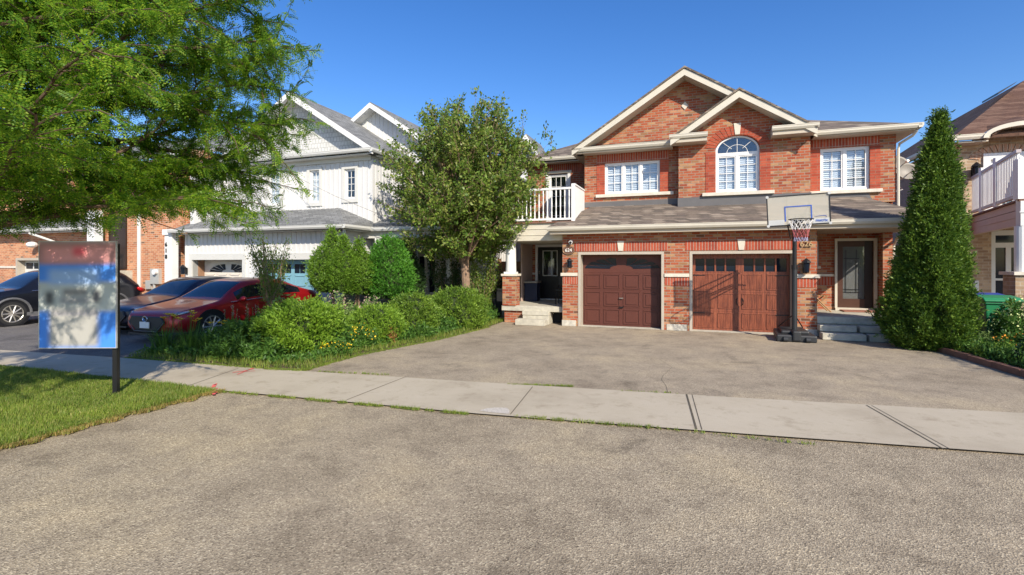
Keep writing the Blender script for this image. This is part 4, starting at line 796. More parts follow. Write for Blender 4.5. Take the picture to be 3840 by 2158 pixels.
fr = MB(); bq(fr,-bw,bw,bh-.02,bh,by-.01,by+.03); bq(fr,-bw,bw,-bh,-bh+.025,by-.01,by+.03); bq(fr,-bw,-bw+.02,-bh+.025,bh-.02,by-.01,by+.03); bq(fr,bw-.02,bw,-bh+.025,bh-.02,by-.01,by+.03); bq(fr,-.22,-.2,-bh+.025,bh-.02,by+.014,by+.03); bq(fr,.2,.22,-bh+.025,bh-.02,by+.014,by+.03); bq(fr,-.2,.2,-.1,-.085,by+.014,by+.03); bq(fr,-.06,-.045,-.25,-.1,by+.014,by+.03); bq(fr,.045,.06,-.25,-.1,by+.014,by+.03)
fr.build('backboard_frame', 'black', BD)
sq = MB(); bq(sq,-.26,.26,.07,.093,by-.006,by-.001); bq(sq,-.26,-.237,-.23,.07,by-.006,by-.001); bq(sq,.237,.26,-.23,.07,by-.006,by-.001); sq.build('target_square', 'boardblue', BD)
for q_ in ((-bw+.025,-.27,-.19),(.27,bw-.025,-.2)): st = MB(); bq(st,q_[0],q_[1],-bh+.028,q_[2],by-.004,by-.001); st.build('printed_strip', 'metal', BD)
for sx in (-1, 1):
    for sz in (-1, 1): x, z = RR(sx*(bw-.015), sz*(bh-.015)); MB().cyl((x,by-.012,z), (0,1,0), .03, .03, 12).build('corner_clip', 'metal', BD)
x, z = RR(.43,-.245); text(BD, 1, 'matrix', .085, 'boardblue', (x, by-.008, z), 'lettering', .004, True)
sw = MB(); sw.tube([(RR(*p)[0], by-.006, RR(*p)[1]) for p in [(.3,-.16),(.4,-.15),(.5,-.15),(.53,-.17),(.49,-.195)]], [.002,.005,.006,.006,.003], 5); sw.build('swoosh', 'boardblue', BD)
rc = Vector((bx-.02, by-.42, bz-.235)); rr = .225
rm = MB(); rm.tube([rc+Vector((rr*math.cos(a*math.pi/14), rr*math.sin(a*math.pi/14), 0)) for a in range(29)], .011, 6, cap=False); rm.box(rc.x-.07, rc.x+.07, by-.2, by, rc.z-.06, rc.z+.01); rm.tube([(rc.x-.07,by,rc.z),(rc.x-.15,rc.y+.15,rc.z)], .009, 5); rm.tube([(rc.x+.07,by,rc.z),(rc.x+.15,rc.y+.15,rc.z)], .009, 5); rm.build('rim', 'black', H)
nt_ = MB(); n = 12; lv = [(.225,0),(.19,-.1),(.155,-.2),(.135,-.29),(.12,-.37),(.125,-.45)]
for i in range(n):
    for k in range(5):
        a0 = 2*math.pi*(i+(k % 2)*.5)/n; r0, z0 = lv[k]; r1, z1 = lv[k+1]
        for sg in (-1, 1):
            a1 = 2*math.pi*(i+(k % 2)*.5+sg*.5)/n; nt_.tube([rc+Vector((r0*math.cos(a0),r0*math.sin(a0),z0)), rc+Vector(((r0+r1)/2*math.cos((a0+a1)/2)+random.uniform(-.006,.006),(r0+r1)/2*math.sin((a0+a1)/2),(z0+z1)/2-.006)), rc+Vector((r1*math.cos(a1),r1*math.sin(a1),z1))], .0042, 4, [0,0,1,1,2][k], cap=False)
nt_.build('net', ['netw','netr','netb'], H)

# ================================================================ real estate sign
sx_, sy_ = W2(-5.42, 6.9)
m, nt, b = newmat('sign_print'); 
uvn = N(nt, 'ShaderNodeSeparateXYZ'); nt.links.new(objc(nt), uvn.inputs[0])
def blob(cx, cz, wx, wz, soft):
    def ax_(sock, c, wd):
        a = N(nt, 'ShaderNodeMath', operation='SUBTRACT'); nt.links.new(sock, a.inputs[0]); a.inputs[1].default_value = c
        a2 = N(nt, 'ShaderNodeMath', operation='ABSOLUTE'); nt.links.new(a.outputs[0], a2.inputs[0])
        mr = N(nt, 'ShaderNodeMapRange', interpolation_type='SMOOTHSTEP'); nt.links.new(a2.outputs[0], mr.inputs[0]); mr.inputs[1].default_value = wd+soft; mr.inputs[2].default_value = max(0, wd-soft); return mr.outputs[0]
    mu = N(nt, 'ShaderNodeMath', operation='MULTIPLY'); nt.links.new(ax_(uvn.outputs[0], cx, wx), mu.inputs[0]); nt.links.new(ax_(uvn.outputs[2], cz, wz), mu.inputs[1]); return mu.outputs[0]
c = (.06,.25,.78)
for col, cx, cz, wx, wz, so_ in [((.46,.49,.46),-.52,1.36,.6,.2,.05), ((.3,.45,.72),-.52,1.63,.33,.1,.08), ((.34,.33,.31),-.52,.95,.33,.27,.06), ((.4,.39,.36),-.52,.92,.25,.2,.07), ((.4,.2,.2),-.52,2.0,.6,.2,.05), ((.68,.3,.3),-.5,1.93,.42,.1,.07), ((.7,.1,.13),-.45,1.97,.08,.06,.06), ((.42,.36,.36),-.52,2.14,.6,.05,.05), ((.07,.07,.07),-.84,1.34,.06,.09,.06), ((.07,.07,.08),-.22,1.36,.06,.09,.06), ((.28,.28,.28),-.5,1.31,.2,.06,.06), ((.22,.21,.2),-.5,1.42,.16,.04,.05), ((.3,.29,.3),-.5,1.13,.3,.03,.03)]:
    c = mix(nt, blob(cx, cz, wx, wz, so_), c, col)
nt.links.new(c, b.inputs['Base Color']); b.inputs['Roughness'].default_value = .5; M['signprint'] = m
def W3(x, y, z):  return (*W2(x, y), z)
sg = bpy.data.objects.new('yard_sign', None); COL.objects.link(sg); sg.location = (-5.41, 6.9, 0); sg.rotation_euler = (0, 0, math.radians(1.5)); OFF[sg.name] = (0, 0, 0)
tag(sg, 'blue and white real estate sign with red top on a black post in the grass', 'sign')
MB().box(-.03, .03, -.03, .03, 0, 2.08).build('post', 'black', sg); MB().box(-.96, -.03, -.02, .02, 2.04, 2.075).build('arm', 'black', sg)
MB().box(-.97, .04, -.06, -.045, .67, 2.1).build('sign_panel', 'signprint', sg); MB().box(-.12, .12, -.05, .05, .02, .035).build('base_plate', 'black', sg)
MB().box(-.98, -.97, -.065, -.04, .66, 2.11).box(-.97, .05, -.065, -.04, .66, .67).box(-.97, .05, -.065, -.04, 2.1, 2.11).box(.04, .05, -.065, -.04, .67, 2.1).build('panel_frame', 'metal', sg)

# ================================================================ bins, chairs, edging
def bin_(at, label, mat, lid):
    x, y, _ = at; P = thing('wheelie_bin', label, 'bin', at, 'wheeled bins by the buff house'); b_ = MB()
    b_.add([(x-.22,y-.24,.08),(x+.22,y-.24,.08),(x+.22,y+.24,.08),(x-.22,y+.24,.08),(x-.29,y-.32,1.0),(x+.29,y-.32,1.0),(x+.29,y+.34,1.0),(x-.29,y+.34,1.0)], [(0,3,2,1),(4,5,6,7),(0,1,5,4),(1,2,6,5),(2,3,7,6),(3,0,4,7)])
    b_.box(x-.31, x+.31, y-.345, y+.36, .95, 1.0); b_.build('body', mat, P, bevel=.02); l_ = MB(); l_.prismx([(y-.37,1.0),(y+.38,1.0),(y+.38,1.08),(y+.1,1.13),(y-.3,1.09),(y-.38,1.03)], x-.33, x+.33); l_.build('lid', lid, P, bevel=.02)
    MB().box(x-.1, x+.1, y-.33, y-.3, .55, .8).build('label_panel', 'binG' if mat == 'binG' else 'navybin', P)
    for s_ in (-.24, .24): MB().cyl((x+s_,y+.28,.1), (1,0,0), .1, .05, 16).build('wheel', 'rubber', P)
    MB().tube([(x-.25,y+.4,1.02),(x+.25,y+.4,1.02)], .015, 6).build('handle', mat, P)
bin_((9.72,-.6,0), 'green wheeled bin with closed lid beside the conical cedar', 'binG', 'binG'); bin_((9.95,.4,0), 'blue lidded bin just behind the green bin', 'binB', 'binB')
P = thing('wooden_chair', 'folding wooden chair on the porch left of the tall glass door', 'chair', (6.9,1.2,.5))
x, y, z = 6.78, 1.35, .5
for dx in (0, .4):
    MB().tube([(x-.22,y+dx,z+.85),(x-.1,y+dx,z+.45),(x+.32,y+dx,z)], .022, 6).build('leg', 'teak', P); MB().tube([(x-.2,y+dx,z),(x+.02,y+dx,z+.24),(x+.25,y+dx,z+.44)], .02, 6).build('leg', 'teak', P)
for i in range(6): MB().box(x-.12+i*.065, x-.07+i*.065, y, y+.4, z+.43, z+.45).build('seat_slat', 'teak', P)
for i in range(3): MB().box(x-.24+i*.028, x-.22+i*.028, y, y+.4, z+.8-i*.1, z+.86-i*.1).build('back_slat', 'teak', P)
P = thing('metal_chair', 'thin black metal chair in the shade in front of the black entry door', 'chair', (-.45,1.0,.53)); x, y, z = -.5, 1.1, .53
for dx in (0, .36):
    for dy in (0, .36): MB().tube([(x+dx,y+dy,z),(x+dx,y+dy,z+(.45 if dy == 0 else .85))], .012, 6).build('leg', 'black', P)
MB().box(x-.02, x+.38, y-.02, y+.38, z+.43, z+.46).build('seat', 'black', P); MB().box(x, x+.36, y+.35, y+.37, z+.6, z+.85).build('backrest', 'black', P)
P = thing('storage_bin', 'dark navy bin with pale lid behind the brick pier on the porch', 'bin', (-1.75,2.2,.53)); MB().box(-1.85, -1.4, 2.0, 2.4, .53, 1.15).build('body', 'navybin', P, bevel=.02); MB().box(-1.88, -1.37, 1.97, 2.43, 1.15, 1.22).build('lid', 'dish', P, bevel=.02)
tag(MB().slab([(7.45,1.55,.53),(8.3,1.55,.53),(8.3,2.05,.53),(7.45,2.05,.53)], .025).build('doormat', 'mat', at=(7.8,1.8,.5)), 'rust coloured doormat in front of the tall glass door', 'doormat')
e_ = MB(); ep = wp([(8.97,11.04),(8.55,9.4),(8.19,8.08),(7.95,7.1),(7.6,5.74)])
for a, c_ in zip(ep, ep[1:]):
    a, c_ = Vector(a), Vector(c_); d = (c_-a).normalized(); p = Vector((-d.y, d.x))*.05; n = max(1, int((c_-a).length/.6))
    for i in range(n):
        u0, u1 = a+(c_-a)*(i/n), a+(c_-a)*((i+.985)/n); e_.slab([(*(u0-p),.1+.006*(i%2)),(*(u1-p),.1+.006*(i%2)),(*(u1+p),.1+.006*(i%2)),(*(u0+p),.1+.006*(i%2))], .12)
tag(e_.build('garden_edging', 'edge', at=(*ep[2], 0)), 'low brown edging along the right flower bed', 'edging')
P = MB(); P.tube([(-2.1,.9,.03),(-2.12,.95,.3),(-2.2,1.0,.55)], [.16,.14,.04], 12); tag(P.build('garden_ornament', 'dish', at=(-2.1,.9,.03), smooth=True), 'pale grey rounded object standing left of the brick porch pier', 'ornament')
tag(MB().box(-2.75,-2.25,1.6,2.1,0,.9).box(-2.78,-2.22,1.57,2.13,.9,.96).build('black_bin', 'blackplastic', at=(-2.5,1.85,0)), 'black bin in deep shade left of the brick porch pier', 'bin')
# faint service cable of the white house
tag(MB().tube([(-9.6,-.3,4.9),(-7.3,-1.0,4.0),(-5.0,-.9,3.1),(-3.0,-.6,2.3)], .006, 5).build('cable', 'dish', at=(-7,-1,4)), 'thin cable sagging down across the white house towards the tree', 'cable')

# ================================================================ cars
m, nt, b = newmat('tinted_car_glass'); b.inputs['Base Color'].default_value = (.008,.01,.016,1); b.inputs['Roughness'].default_value = .03; b.inputs['Specular IOR Level'].default_value = .9; M['tint'] = m
def car(name, label, cat, sc_, nose, L, W, top, belt, gh, paint, wheels, group=None, suv=False):
    P = thing(name, label, cat, (sc_, nose+L/2, 0), group); hw = W/2
    xs = sorted({0,.012,.04,.09,.16,.23, gh[0], (gh[0]+gh[1])/2, gh[1], .47,.545,.565,.62,.68, gh[2], (gh[2]+gh[3])/2, gh[3], .93,.965,.99,1.0})
    zt = lambda x: float(np.interp(x, [p[0] for p in top], [p[1] for p in top])); zb_ = lambda x: float(np.interp(x, [p[0] for p in belt], [p[1] for p in belt]))
    wd = lambda x: hw*float(np.interp(x, [0,.012,.04,.1,.2,.5,.8,.92,.97,1], [.72,.8,.9,.965,.99,1,.99,.95,.88,.78]))
    lo = lambda x: float(np.interp(x, [0,.06,.2,.9,1], [.3,.2,.19,.21,.36])) + (.06 if suv else 0)
    V, ring = [], []
    for x in xs:
        z, w_, l = zt(x), wd(x), lo(x); inside = gh[0] < x < gh[3]; be = min(zb_(x), z-.03)
        f = min(1, max(0, (z-be-.03)/.3)); wr = w_*(.93-.21*f)
        half = [(0,l),(w_*.86,l),(w_*.97,l+.1),(w_*1.0,l+.3*(be-l)),(w_*1.0,l+.62*(be-l)),(w_*.975,be-.035),(w_*.95,be),(wr+ (w_*.95-wr)*.12,be+(z-be)*.8),(wr*.93,z-.022*(1 if f>0 else .4)),(wr*.5,z-.004),(0,z)]
        ring.append(half)
    n = len(ring[0]); m_ = MB(); nr = 2*n-2
    for x, half in zip(xs, ring):
        full = half + [(-a, c_) for a, c_ in half[-2:0:-1]]; m_.v += [(sc_+a, nose+x*L, c_) for a, c_ in full]
    for i in range(len(xs)-1):
        xa, xb = xs[i], xs[i+1]
        for k in range(nr):
            k2 = (k+1) % nr; kk = min(k, nr-1-k); mat = 0
            if xa >= gh[0]-1e-6 and xb <= gh[1]+1e-6 and kk in (8, 9): mat = 1
            if xa >= gh[2]-1e-6 and xb <= gh[3]+1e-6 and kk in (8, 9) : mat = 2
            if kk == 6 and xa >= (gh[0]+gh[1])/2-1e-6 and xb <= ((gh[2]+gh[3])/2 if not suv else gh[3])+1e-6 and not (xa >= .545-1e-6 and xb <= .565+1e-6): mat = 3
            m_.f.append((i*nr+k, i*nr+k2, (i+1)*nr+k2, (i+1)*nr+k)); m_.m.append(mat)
    m_.f.append(tuple(range(nr-1, -1, -1))); m_.m.append(0); m_.f.append(tuple(range((len(xs)-1)*nr, len(xs)*nr))); m_.m.append(0)
    o = m_.build('tmp', [paint,'tint','tint','tint'], at=(0,0,0)); o.location = (0,0,0); o.rotation_euler = (0,0,0)
    s_ = o.modifiers.new('s', 'SUBSURF'); s_.levels = 2; s_.render_levels = 2; dg = bpy.context.evaluated_depsgraph_get(); dg.update(); me = bpy.data.meshes.new_from_object(o.evaluated_get(dg)); bpy.data.objects.remove(o)
    parts = {0: ('body', paint), 1: ('windscreen', 'tint'), 2: ('rear_window', 'tint'), 3: ('side_window', 'tint')}; B0 = None
    for mi, (nm, mt) in parts.items():
        for sgn in ((0,) if mi != 3 else (-1, 1)):
            mb = MB(); mp_ = {}
            for p in me.polygons:
                if p.material_index != mi: continue
                if sgn and (p.center.x-sc_)*sgn < 0: continue
                idx = []
                for vi in p.vertices:
                    if vi not in mp_: mp_[vi] = len(mb.v); mb.v.append(tuple(me.vertices[vi].co))
                    idx.append(mp_[vi])
                mb.f.append(tuple(idx)); mb.m.append(0)
            ob = mb.build(nm, mt, P, smooth=True)
    R_ = .33 if not suv else .36
    for sgn in (-1, 1):
        for wx in wheels:
            c = (sc_+sgn*(hw-.11), nose+wx*L, R_)
            MB().cyl((sc_+sgn*(hw-.1), nose+wx*L, R_+.02), (1,0,0), R_+.06, .21, 32).build('arch_shade_disc', 'black', P)  # black disc stands in for the shaded gap of the wheel well
            t_ = MB(); t_.tube([(c[0]-.11,c[1],c[2]),(c[0]-.1,c[1],c[2]),(c[0]+.1,c[1],c[2]),(c[0]+.118,c[1],c[2])], [R_-.03,R_,R_,R_-.03], 32); T_ = t_.build('wheel', 'rubber', P)
            r_ = MB(); r_.cyl((c[0]+sgn*.115,c[1],c[2]), (1,0,0), .07, .02, 16)
            for a in range(10): aa = a*math.pi/5; r_.tube([(c[0]+sgn*.117,c[1],c[2]),(c[0]+sgn*.117,c[1]+.24*math.cos(aa),c[2]+.24*math.sin(aa))], [.025,.018], 4)
            r_.tube([(c[0]+sgn*.112,c[1]+.245*math.cos(a*math.pi/12),c[2]+.245*math.sin(a*math.pi/12)) for a in range(25)], .018, 5, cap=False); r_.build('rim', 'rim', T_)
            if suv: MB().tube([(sc_+sgn*(hw+.005),nose+wx*L+(R_+.08)*math.cos(a),R_+(R_+.08)*math.sin(a)) for a in [math.pi*i/14 for i in range(15)]], .035, 6).build('arch_cladding', 'ridge', P)
        mz = zb_(.33)+.06; my = nose+L*(gh[0]+.085)
        q_ = MB(); q_.sphere((sc_+sgn*(hw+.09), my, mz), .1, .07, .065, 12); q_.box(sc_+sgn*(hw-.04)-.03, sc_+sgn*(hw-.04)+.05, my-.02, my+.02, mz-.05, mz-.02); q_.build('side_mirror', paint, P, smooth=True)
        hx = sc_+sgn*hw*.76; q_ = MB(); q_.tube([(sc_+sgn*hw*.5,nose-.0+.012*L,zt(.03)-.1),(sc_+sgn*hw*.78,nose+.035*L,zt(.04)-.07),(sc_+sgn*hw*.95,nose+.1*L,zt(.09)-.06)], [.03,.05,.02], 8); q_.build('headlight', 'head', P, smooth=True)
        q_ = MB(); q_.tube([(sc_+sgn*hw*.6,nose+L*1.0,zb_(.97)-.12),(sc_+sgn*hw*.86,nose+L*.985,zb_(.97)-.12),(sc_+sgn*hw*.97,nose+L*.94,zb_(.95)-.1)], [.03,.06 if not suv else .09,.04], 8); q_.build('tail_light', 'tail', P, smooth=True)
        MB().tube([(sc_+sgn*hw*1.005, nose+L*.47, zb_(.47)-.1),(sc_+sgn*hw*1.015, nose+L*.49, zb_(.47)-.1),(sc_+sgn*hw*1.005, nose+L*.51, zb_(.47)-.1)], .014, 6).build('door_handle', paint, P)
        MB().tube([(sc_+sgn*hw*.965, nose+L*x, zb_(x)+.006) for x in (.3,.4,.5,.6,.7,.76)], .01, 5).build('window_trim', 'chrome', P)
        MB().box(sc_+sgn*(hw-.012)-.02, sc_+sgn*(hw-.012)+.02, nose+L*.25, nose+L*.74, .22+(.06 if suv else 0), .3+(.08 if suv else 0)).build('sill', 'ridge', P)
    q_ = MB(); q_.prism([(sc_-.48,.62),(sc_+.48,.62),(sc_+.56,.5),(sc_+.34,.3),(sc_-.34,.3),(sc_-.56,.5)], nose-.03, nose+.1); q_.build('grille', 'blackplastic', P, bevel=.02)
    MB().tube([(sc_-.57,nose-.02,.5),(sc_-.36,nose-.04,.29),(sc_+.36,nose-.04,.29),(sc_+.57,nose-.02,.5)], .012, 6).build('grille_trim', 'ridge', P)
    e_ = MB(); e_.tube([(sc_+.075*math.cos(a*math.pi/10),nose-.045,.565+.055*math.sin(a*math.pi/10)) for a in range(21)], .008, 5, cap=False); e_.tube([(sc_-.07,nose-.045,.585),(sc_,nose-.045,.54),(sc_+.07,nose-.045,.585)], .009, 5); e_.build('emblem', 'chrome', P)
    MB().box(sc_-.15, sc_+.15, nose-.06, nose-.045, .36, .5).build('number_plate', 'platewhite', P)
    MB().box(sc_-.6, sc_+.6, nose-.01, nose+.06, .2, .24).build('bumper_lip', 'blackplastic', P)
    return P
SED = [(0,.6),(.012,.68),(.04,.73),(.09,.79),(.16,.85),(.23,.91),(.27,.95),(.345,1.19),(.42,1.385),(.5,1.435),(.58,1.44),(.66,1.41),(.72,1.36),(.8,1.2),(.88,1.07),(.93,1.04),(.965,1.02),(.99,.9),(1,.75)]
SBL = [(0,.6),(.1,.72),(.3,.86),(.6,.93),(.9,.98),(1,.8)]
car('parked_car', 'dark red sedan parked nose out behind the yellow lilies', 'car', -7.98, -6.5, 4.75, 1.82, SED, SBL, (.27,.42,.72,.88), 'carred', (.19,.79), 'cars parked on the left driveways')
car('parked_car', 'dark blue sedan parked between the red sedan and the orange brick wall', 'car', -10.35, -5.8, 4.75, 1.82, SED, SBL, (.27,.42,.72,.88), 'carnavy', (.19,.79), 'cars parked on the left driveways')
SUVT = [(0,.7),(.012,.84),(.04,.92),(.09,.98),(.16,1.03),(.23,1.08),(.26,1.1),(.34,1.38),(.42,1.58),(.5,1.65),(.66,1.67),(.8,1.64),(.85,1.6),(.91,1.4),(.96,1.1),(.99,1.0),(1,.8)]
SUVB = [(0,.7),(.1,.88),(.3,1.0),(.6,1.05),(.85,1.12),(.96,1.05),(1,.8)]
car('parked_suv', 'black sport utility vehicle behind the real estate sign at the left edge', 'car', -15.85, -6.55, 4.75, 1.86, SUVT, SUVB, (.26,.42,.85,.96), 'carblack', (.2,.78), 'cars parked on the left driveways', True)

# ================================================================ vegetation
def frame_pts(pts):  # world -> street frame, numpy
    dx, dy = pts[:, 0]-OX, pts[:, 1]-OY; return np.stack([CT*dx-ST*dy, ST*dx+CT*dy, pts[:, 2]], 1)
def limb(mb, p0, p1, r0, r1, wob=.06, n=6, m=0):
    p0, p1 = np.array(p0, float), np.array(p1, float); pts = [p0+(p1-p0)*i/n+(rng.normal(0, wob, 3)*math.sin(math.pi*i/n)) for i in range(n+1)]
    mb.tube([Vector(p) for p in pts], [r0+(r1-r0)*i/n for i in range(n+1)], 7, m, cap=False); return pts
# honey locust at the left: trunk stands outside the picture, branches reach in
TX, TY = -7.5, 6.4; at = (*W2(TX, TY), 0)
T = thing('honey_locust_tree', 'large feathery green tree spreading its branches over the upper left', 'tree', at)
tr = MB(); TP = np.array([*at[:2], 0.]); limb(tr, TP, TP+[.1,0,2.1], .17, .14, .03); limb(tr, TP+[.1,0,2.1], TP+[.5,.1,7.6], .13, .04, .1, 8)
F_C, F_D = [], []
def inside(p, k=1): return ((p[0]-TP[0])/(4.55*k))**2+((p[1]-TP[1])/(4.0*k))**2+((p[2]-4.4)/(4.6*k))**2 < 1
for i in range(54):
    az = -1.5 + 3.0*((i*.618)%1); zs = 1.9+3.6*rng.uniform(0,1); up = rng.uniform(-.08, .75)
    if az < -1.0 or (az < -.6 and zs < 3.4): continue
    p0 = TP+[.1+.4*(zs/8), 0, zs]; d = np.array([math.cos(az), math.sin(az), up]); pts = [p0]; zlo = rng.uniform(2.1, 2.75)
    for k in range(12):
        d = d + rng.normal(0, .13, 3) + [0,0,-.02*k*.5]; d[2] = max(d[2], (zlo-pts[-1][2])*.6); d /= np.linalg.norm(d); nx = pts[-1]+d*.45
        if not inside(nx): break
        pts.append(nx)
    n = len(pts)-1
    if n < 2: continue
    r0 = rng.uniform(.03, .06); tr.tube([Vector(p) for p in pts], [r0*(1-.9*k/n)+.003 for k in range(n+1)], 6, cap=False)
    for k in range(1, n+1):
        for sd_ in range(4):
            dd = pts[k]-pts[k-1]; dd /= np.linalg.norm(dd); side = np.cross(dd, [0,0,1])*rng.choice([-1,1]); b0 = pts[k]-dd*rng.uniform(0, .45); l2 = rng.uniform(.45, 1.15)
            e = dd*rng.uniform(.3,.9)+side*rng.uniform(.2,1)+np.array([0,0,rng.uniform(-.3,.6)]); e /= np.linalg.norm(e); q_ = [b0]
            for h in range(5): e = e+rng.normal(0,.16,3)+[0,0,-.07]; e[2] = max(e[2], (zlo-.15-q_[-1][2])*.8); e /= np.linalg.norm(e); q_.append(q_[-1]+e*l2/5)
            tr.tube([Vector(p) for p in q_], [.009,.008,.007,.006,.004,.002], 4, cap=False)
            for h in range(1, 6):
                for _ in range(7):
                    pos = q_[h]-e*rng.uniform(0,l2/5); F_C.append(pos); f = e*.6+rng.normal(0,.6,3)+[0,0,-.22]; F_D.append(f/np.linalg.norm(f))
tr.build('trunk', 'barkdark', T)
F_C, F_D = np.array(F_C), np.array(F_D); ok = (F_C[:,2] > 2.2+.16*np.sin(F_C[:,0]*5)+.14*np.sin(F_C[:,1]*7)+.2*rng.uniform(0,1,len(F_C))) & (F_C[:,2] < 9.5); F_C, F_D = F_C[ok], F_D[ok]
n = len(F_C); kk = 7; Lf = rng.uniform(.1,.2,n)[:,None]; sd_ = unit(np.cross(F_D, np.array([0,0,1.])+rng.normal(0,.5,(n,3)))); out = []
for i in range(kk):
    f = (i+.8)/kk; base = F_C + F_D*Lf*f + np.array([0,0,-.05])*f*f*Lf/.2; ll = .034*(1-.5*abs(f-.45)); wv = F_D*.017
    for s_ in (-1, 1):
        tip = base+sd_*s_*ll+F_D*.008+np.array([0,0,-.006]); mid = (base+tip)/2; out.append(np.stack([base, mid+wv*.55, tip, mid-wv*.55], 1))
V = np.concatenate(out); fastmesh('crown', V, 4, 'locust', T)

# round-crowned tree in the garden bed
def roundtree():
    at = (*W2(-1.5,16.0), 0); T = thing('leafy_tree', 'round-crowned tree with pinkish trunk between the white house and the brick house', 'tree', at); P0 = np.array(at, float)
    tr = MB(); tr.tube([Vector(P0+[0,0,0]), Vector(P0+[.02,0,.4]), Vector(P0+[.05,0,1.1]), Vector(P0+[.0,0,1.9]), Vector(P0+[-.05,0,2.6])], [.19,.15,.135,.13,.11], 12, cap=False)
    C, D = [], []; c0 = P0+[.02,0,4.35]
    for i in range(300):
        th = rng.uniform(0, 2*math.pi); zz = rng.uniform(-1, 1); r_ = math.sqrt(1-zz*zz); rad = rng.uniform(.72, 1.04)
        e = c0+np.array([math.cos(th)*r_*2.75*rad, math.sin(th)*r_*2.1*rad, zz*2.6*rad]); e[2] = max(e[2], P0[2]+2.0+rng.uniform(0,.3))
        if zz > .55: e[:2] = P0[:2]+(e[:2]-P0[:2])*.95
        s_ = P0+[rng.normal(0,.05), rng.normal(0,.05), rng.uniform(1.7,3.0)]; mid = (s_+e)/2+[0,0,.15]+rng.normal(0,.15,3)
        mid[:2] = s_[:2]+(mid[:2]-s_[:2])*.8; pts = [s_+(mid-s_)*k/4 for k in range(4)]+[mid+(e-mid)*k/5+[0,0,.02*k] for k in range(6)]
        tr.tube([Vector(p) for p in pts], [.035*(1-.1*k) for k in range(len(pts))], 5, cap=False)
        up = unit((e-mid)[None])[0]
        for k in range(7):
            a = mid+(e-mid)*rng.uniform(.25,1.0)+rng.normal(0,.12,3); dr = up*.5+rng.normal(0,.6,3)+[0,0,.45]; dr = unit(dr[None])[0]; l = rng.uniform(.25,.55)
            tr.tube([Vector(a), Vector(a+dr*l)], [.008,.003], 4, cap=False); m_ = 36
            f = rng.uniform(0,1.05,m_)[:,None]; C.append(a+dr*l*f+rng.normal(0,.055,(m_,3))); D.append(np.tile(dr,(m_,1))*.7+rng.normal(0,.8,(m_,3))+[0,0,-.1])
    tr.build('trunk', 'bark', T); C, D = np.concatenate(C), np.concatenate(D); fastmesh('crown', leaves(C, D, .1, .56, .6), 4, 'pear', T)
roundtree()
def conifer(at, h, rad, prof, label, mat, n, size, z0=0, lean=(0,0), cat='shrub', name='arborvitae', group=None, stems=0, lump=.12, core='core'):
    T = thing(name, label, cat, at, group); P0 = np.array(at, float); fz = [p[0] for p in prof]; fr_ = [p[1] for p in prof]
    ph = rng.uniform(0, 6.28, 8)
    def R(u, a): return rad*np.interp(u, fz, fr_)*(1+lump*(np.sin(3*a+ph[0]+7*u)*.4+np.sin(5*a+ph[1]-11*u)*.35+np.sin(9*a+ph[2]+19*u)*.3+np.sin(13*a+ph[3]-31*u)*.2))
    u = rng.uniform(0, 1, n*2); a = rng.uniform(0, 2*math.pi, n*2); hh_ = u*(h-z0); hole = np.sin(a*4+hh_*5.3*(.5/max(rad,.3))**.5+ph[1])+np.sin(a*7-hh_*8.1+ph[2])*.8+np.sin(a*11+hh_*13+ph[3])*.6; keep = (rng.uniform(0, 1, n*2) < np.interp(u, fz, fr_)+.08) & ((hole > -1.15) | (rng.uniform(0,1,n*2) < .25)); u = u[keep][:n]; a = a[keep][:n]; dep = 1-np.abs(rng.normal(0, .1, len(u))); q1 = np.sin(a*6+np.sin(u*23+ph[4])*2+ph[5])*np.sin(u*(h-z0)*11+ph[6]+a*2); r_ = R(u, a)*(dep+.1*q1)
    lx, ly = lean; C = np.stack([P0[0]+r_*np.cos(a)+lx*u, P0[1]+r_*np.sin(a)+ly*u, P0[2]+z0+u*(h-z0)], 1)
    Dn = np.stack([np.cos(a)*.65, np.sin(a)*.65, np.full(len(u), .6)], 1); K = 5; Vs = []; spr = Dn+rng.normal(0,.4,Dn.shape); far_ = rng.uniform(0,1,len(u))[:,None]**4*.15
    for k in range(K):
        Vs.append(leaves(C+unit(spr)*(far_+size*.35*k*.6)+rng.normal(0,size*.2,C.shape), spr+rng.normal(0,.35,C.shape), size, .36, .7))
    fastmesh('crown', np.concatenate(Vs), 4, mat, T)
    c_ = MB(); na = 20; us = np.linspace(0.01, .985, 14)  # closed dark core, seen through the leaf holes as shaded gaps
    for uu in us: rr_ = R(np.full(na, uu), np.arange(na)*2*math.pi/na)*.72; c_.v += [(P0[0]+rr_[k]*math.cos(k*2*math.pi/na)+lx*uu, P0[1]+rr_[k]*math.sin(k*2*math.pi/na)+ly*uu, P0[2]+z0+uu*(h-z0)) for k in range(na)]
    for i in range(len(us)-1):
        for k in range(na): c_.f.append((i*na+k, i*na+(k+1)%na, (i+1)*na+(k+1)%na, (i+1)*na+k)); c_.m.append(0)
    c_.f.append(tuple(range(na))); c_.m.append(0); c_.f.append(tuple(range((len(us)-1)*na, len(us)*na))); c_.m.append(0); c_.build('shade_core', core, T, smooth=True)
    if z0 > .1 or stems:
        t_ = MB()
        for i in range(max(1, stems)): t_.tube([Vector(P0+[rng.uniform(-.12,.12)*stems,rng.uniform(-.1,.1),0]), Vector(P0+[rng.uniform(-.05,.05),0,z0+.3])], [.04,.03], 6)
        t_.build('trunk', 'bark', T)
    return T
conifer((*W2(8.82,10.75),.0), 5.0, .67, [(0,.62),(.05,.9),(.12,1),(.2,.97),(.3,.81),(.5,.61),(.69,.44),(.82,.26),(.9,.15),(.96,.07),(1,.01)], 'tall dark green conical cedar at the right corner of the brick house', 'cedar', 30000, .062, lean=(.26,.05), cat='tree', name='conical_cedar', lump=.3)
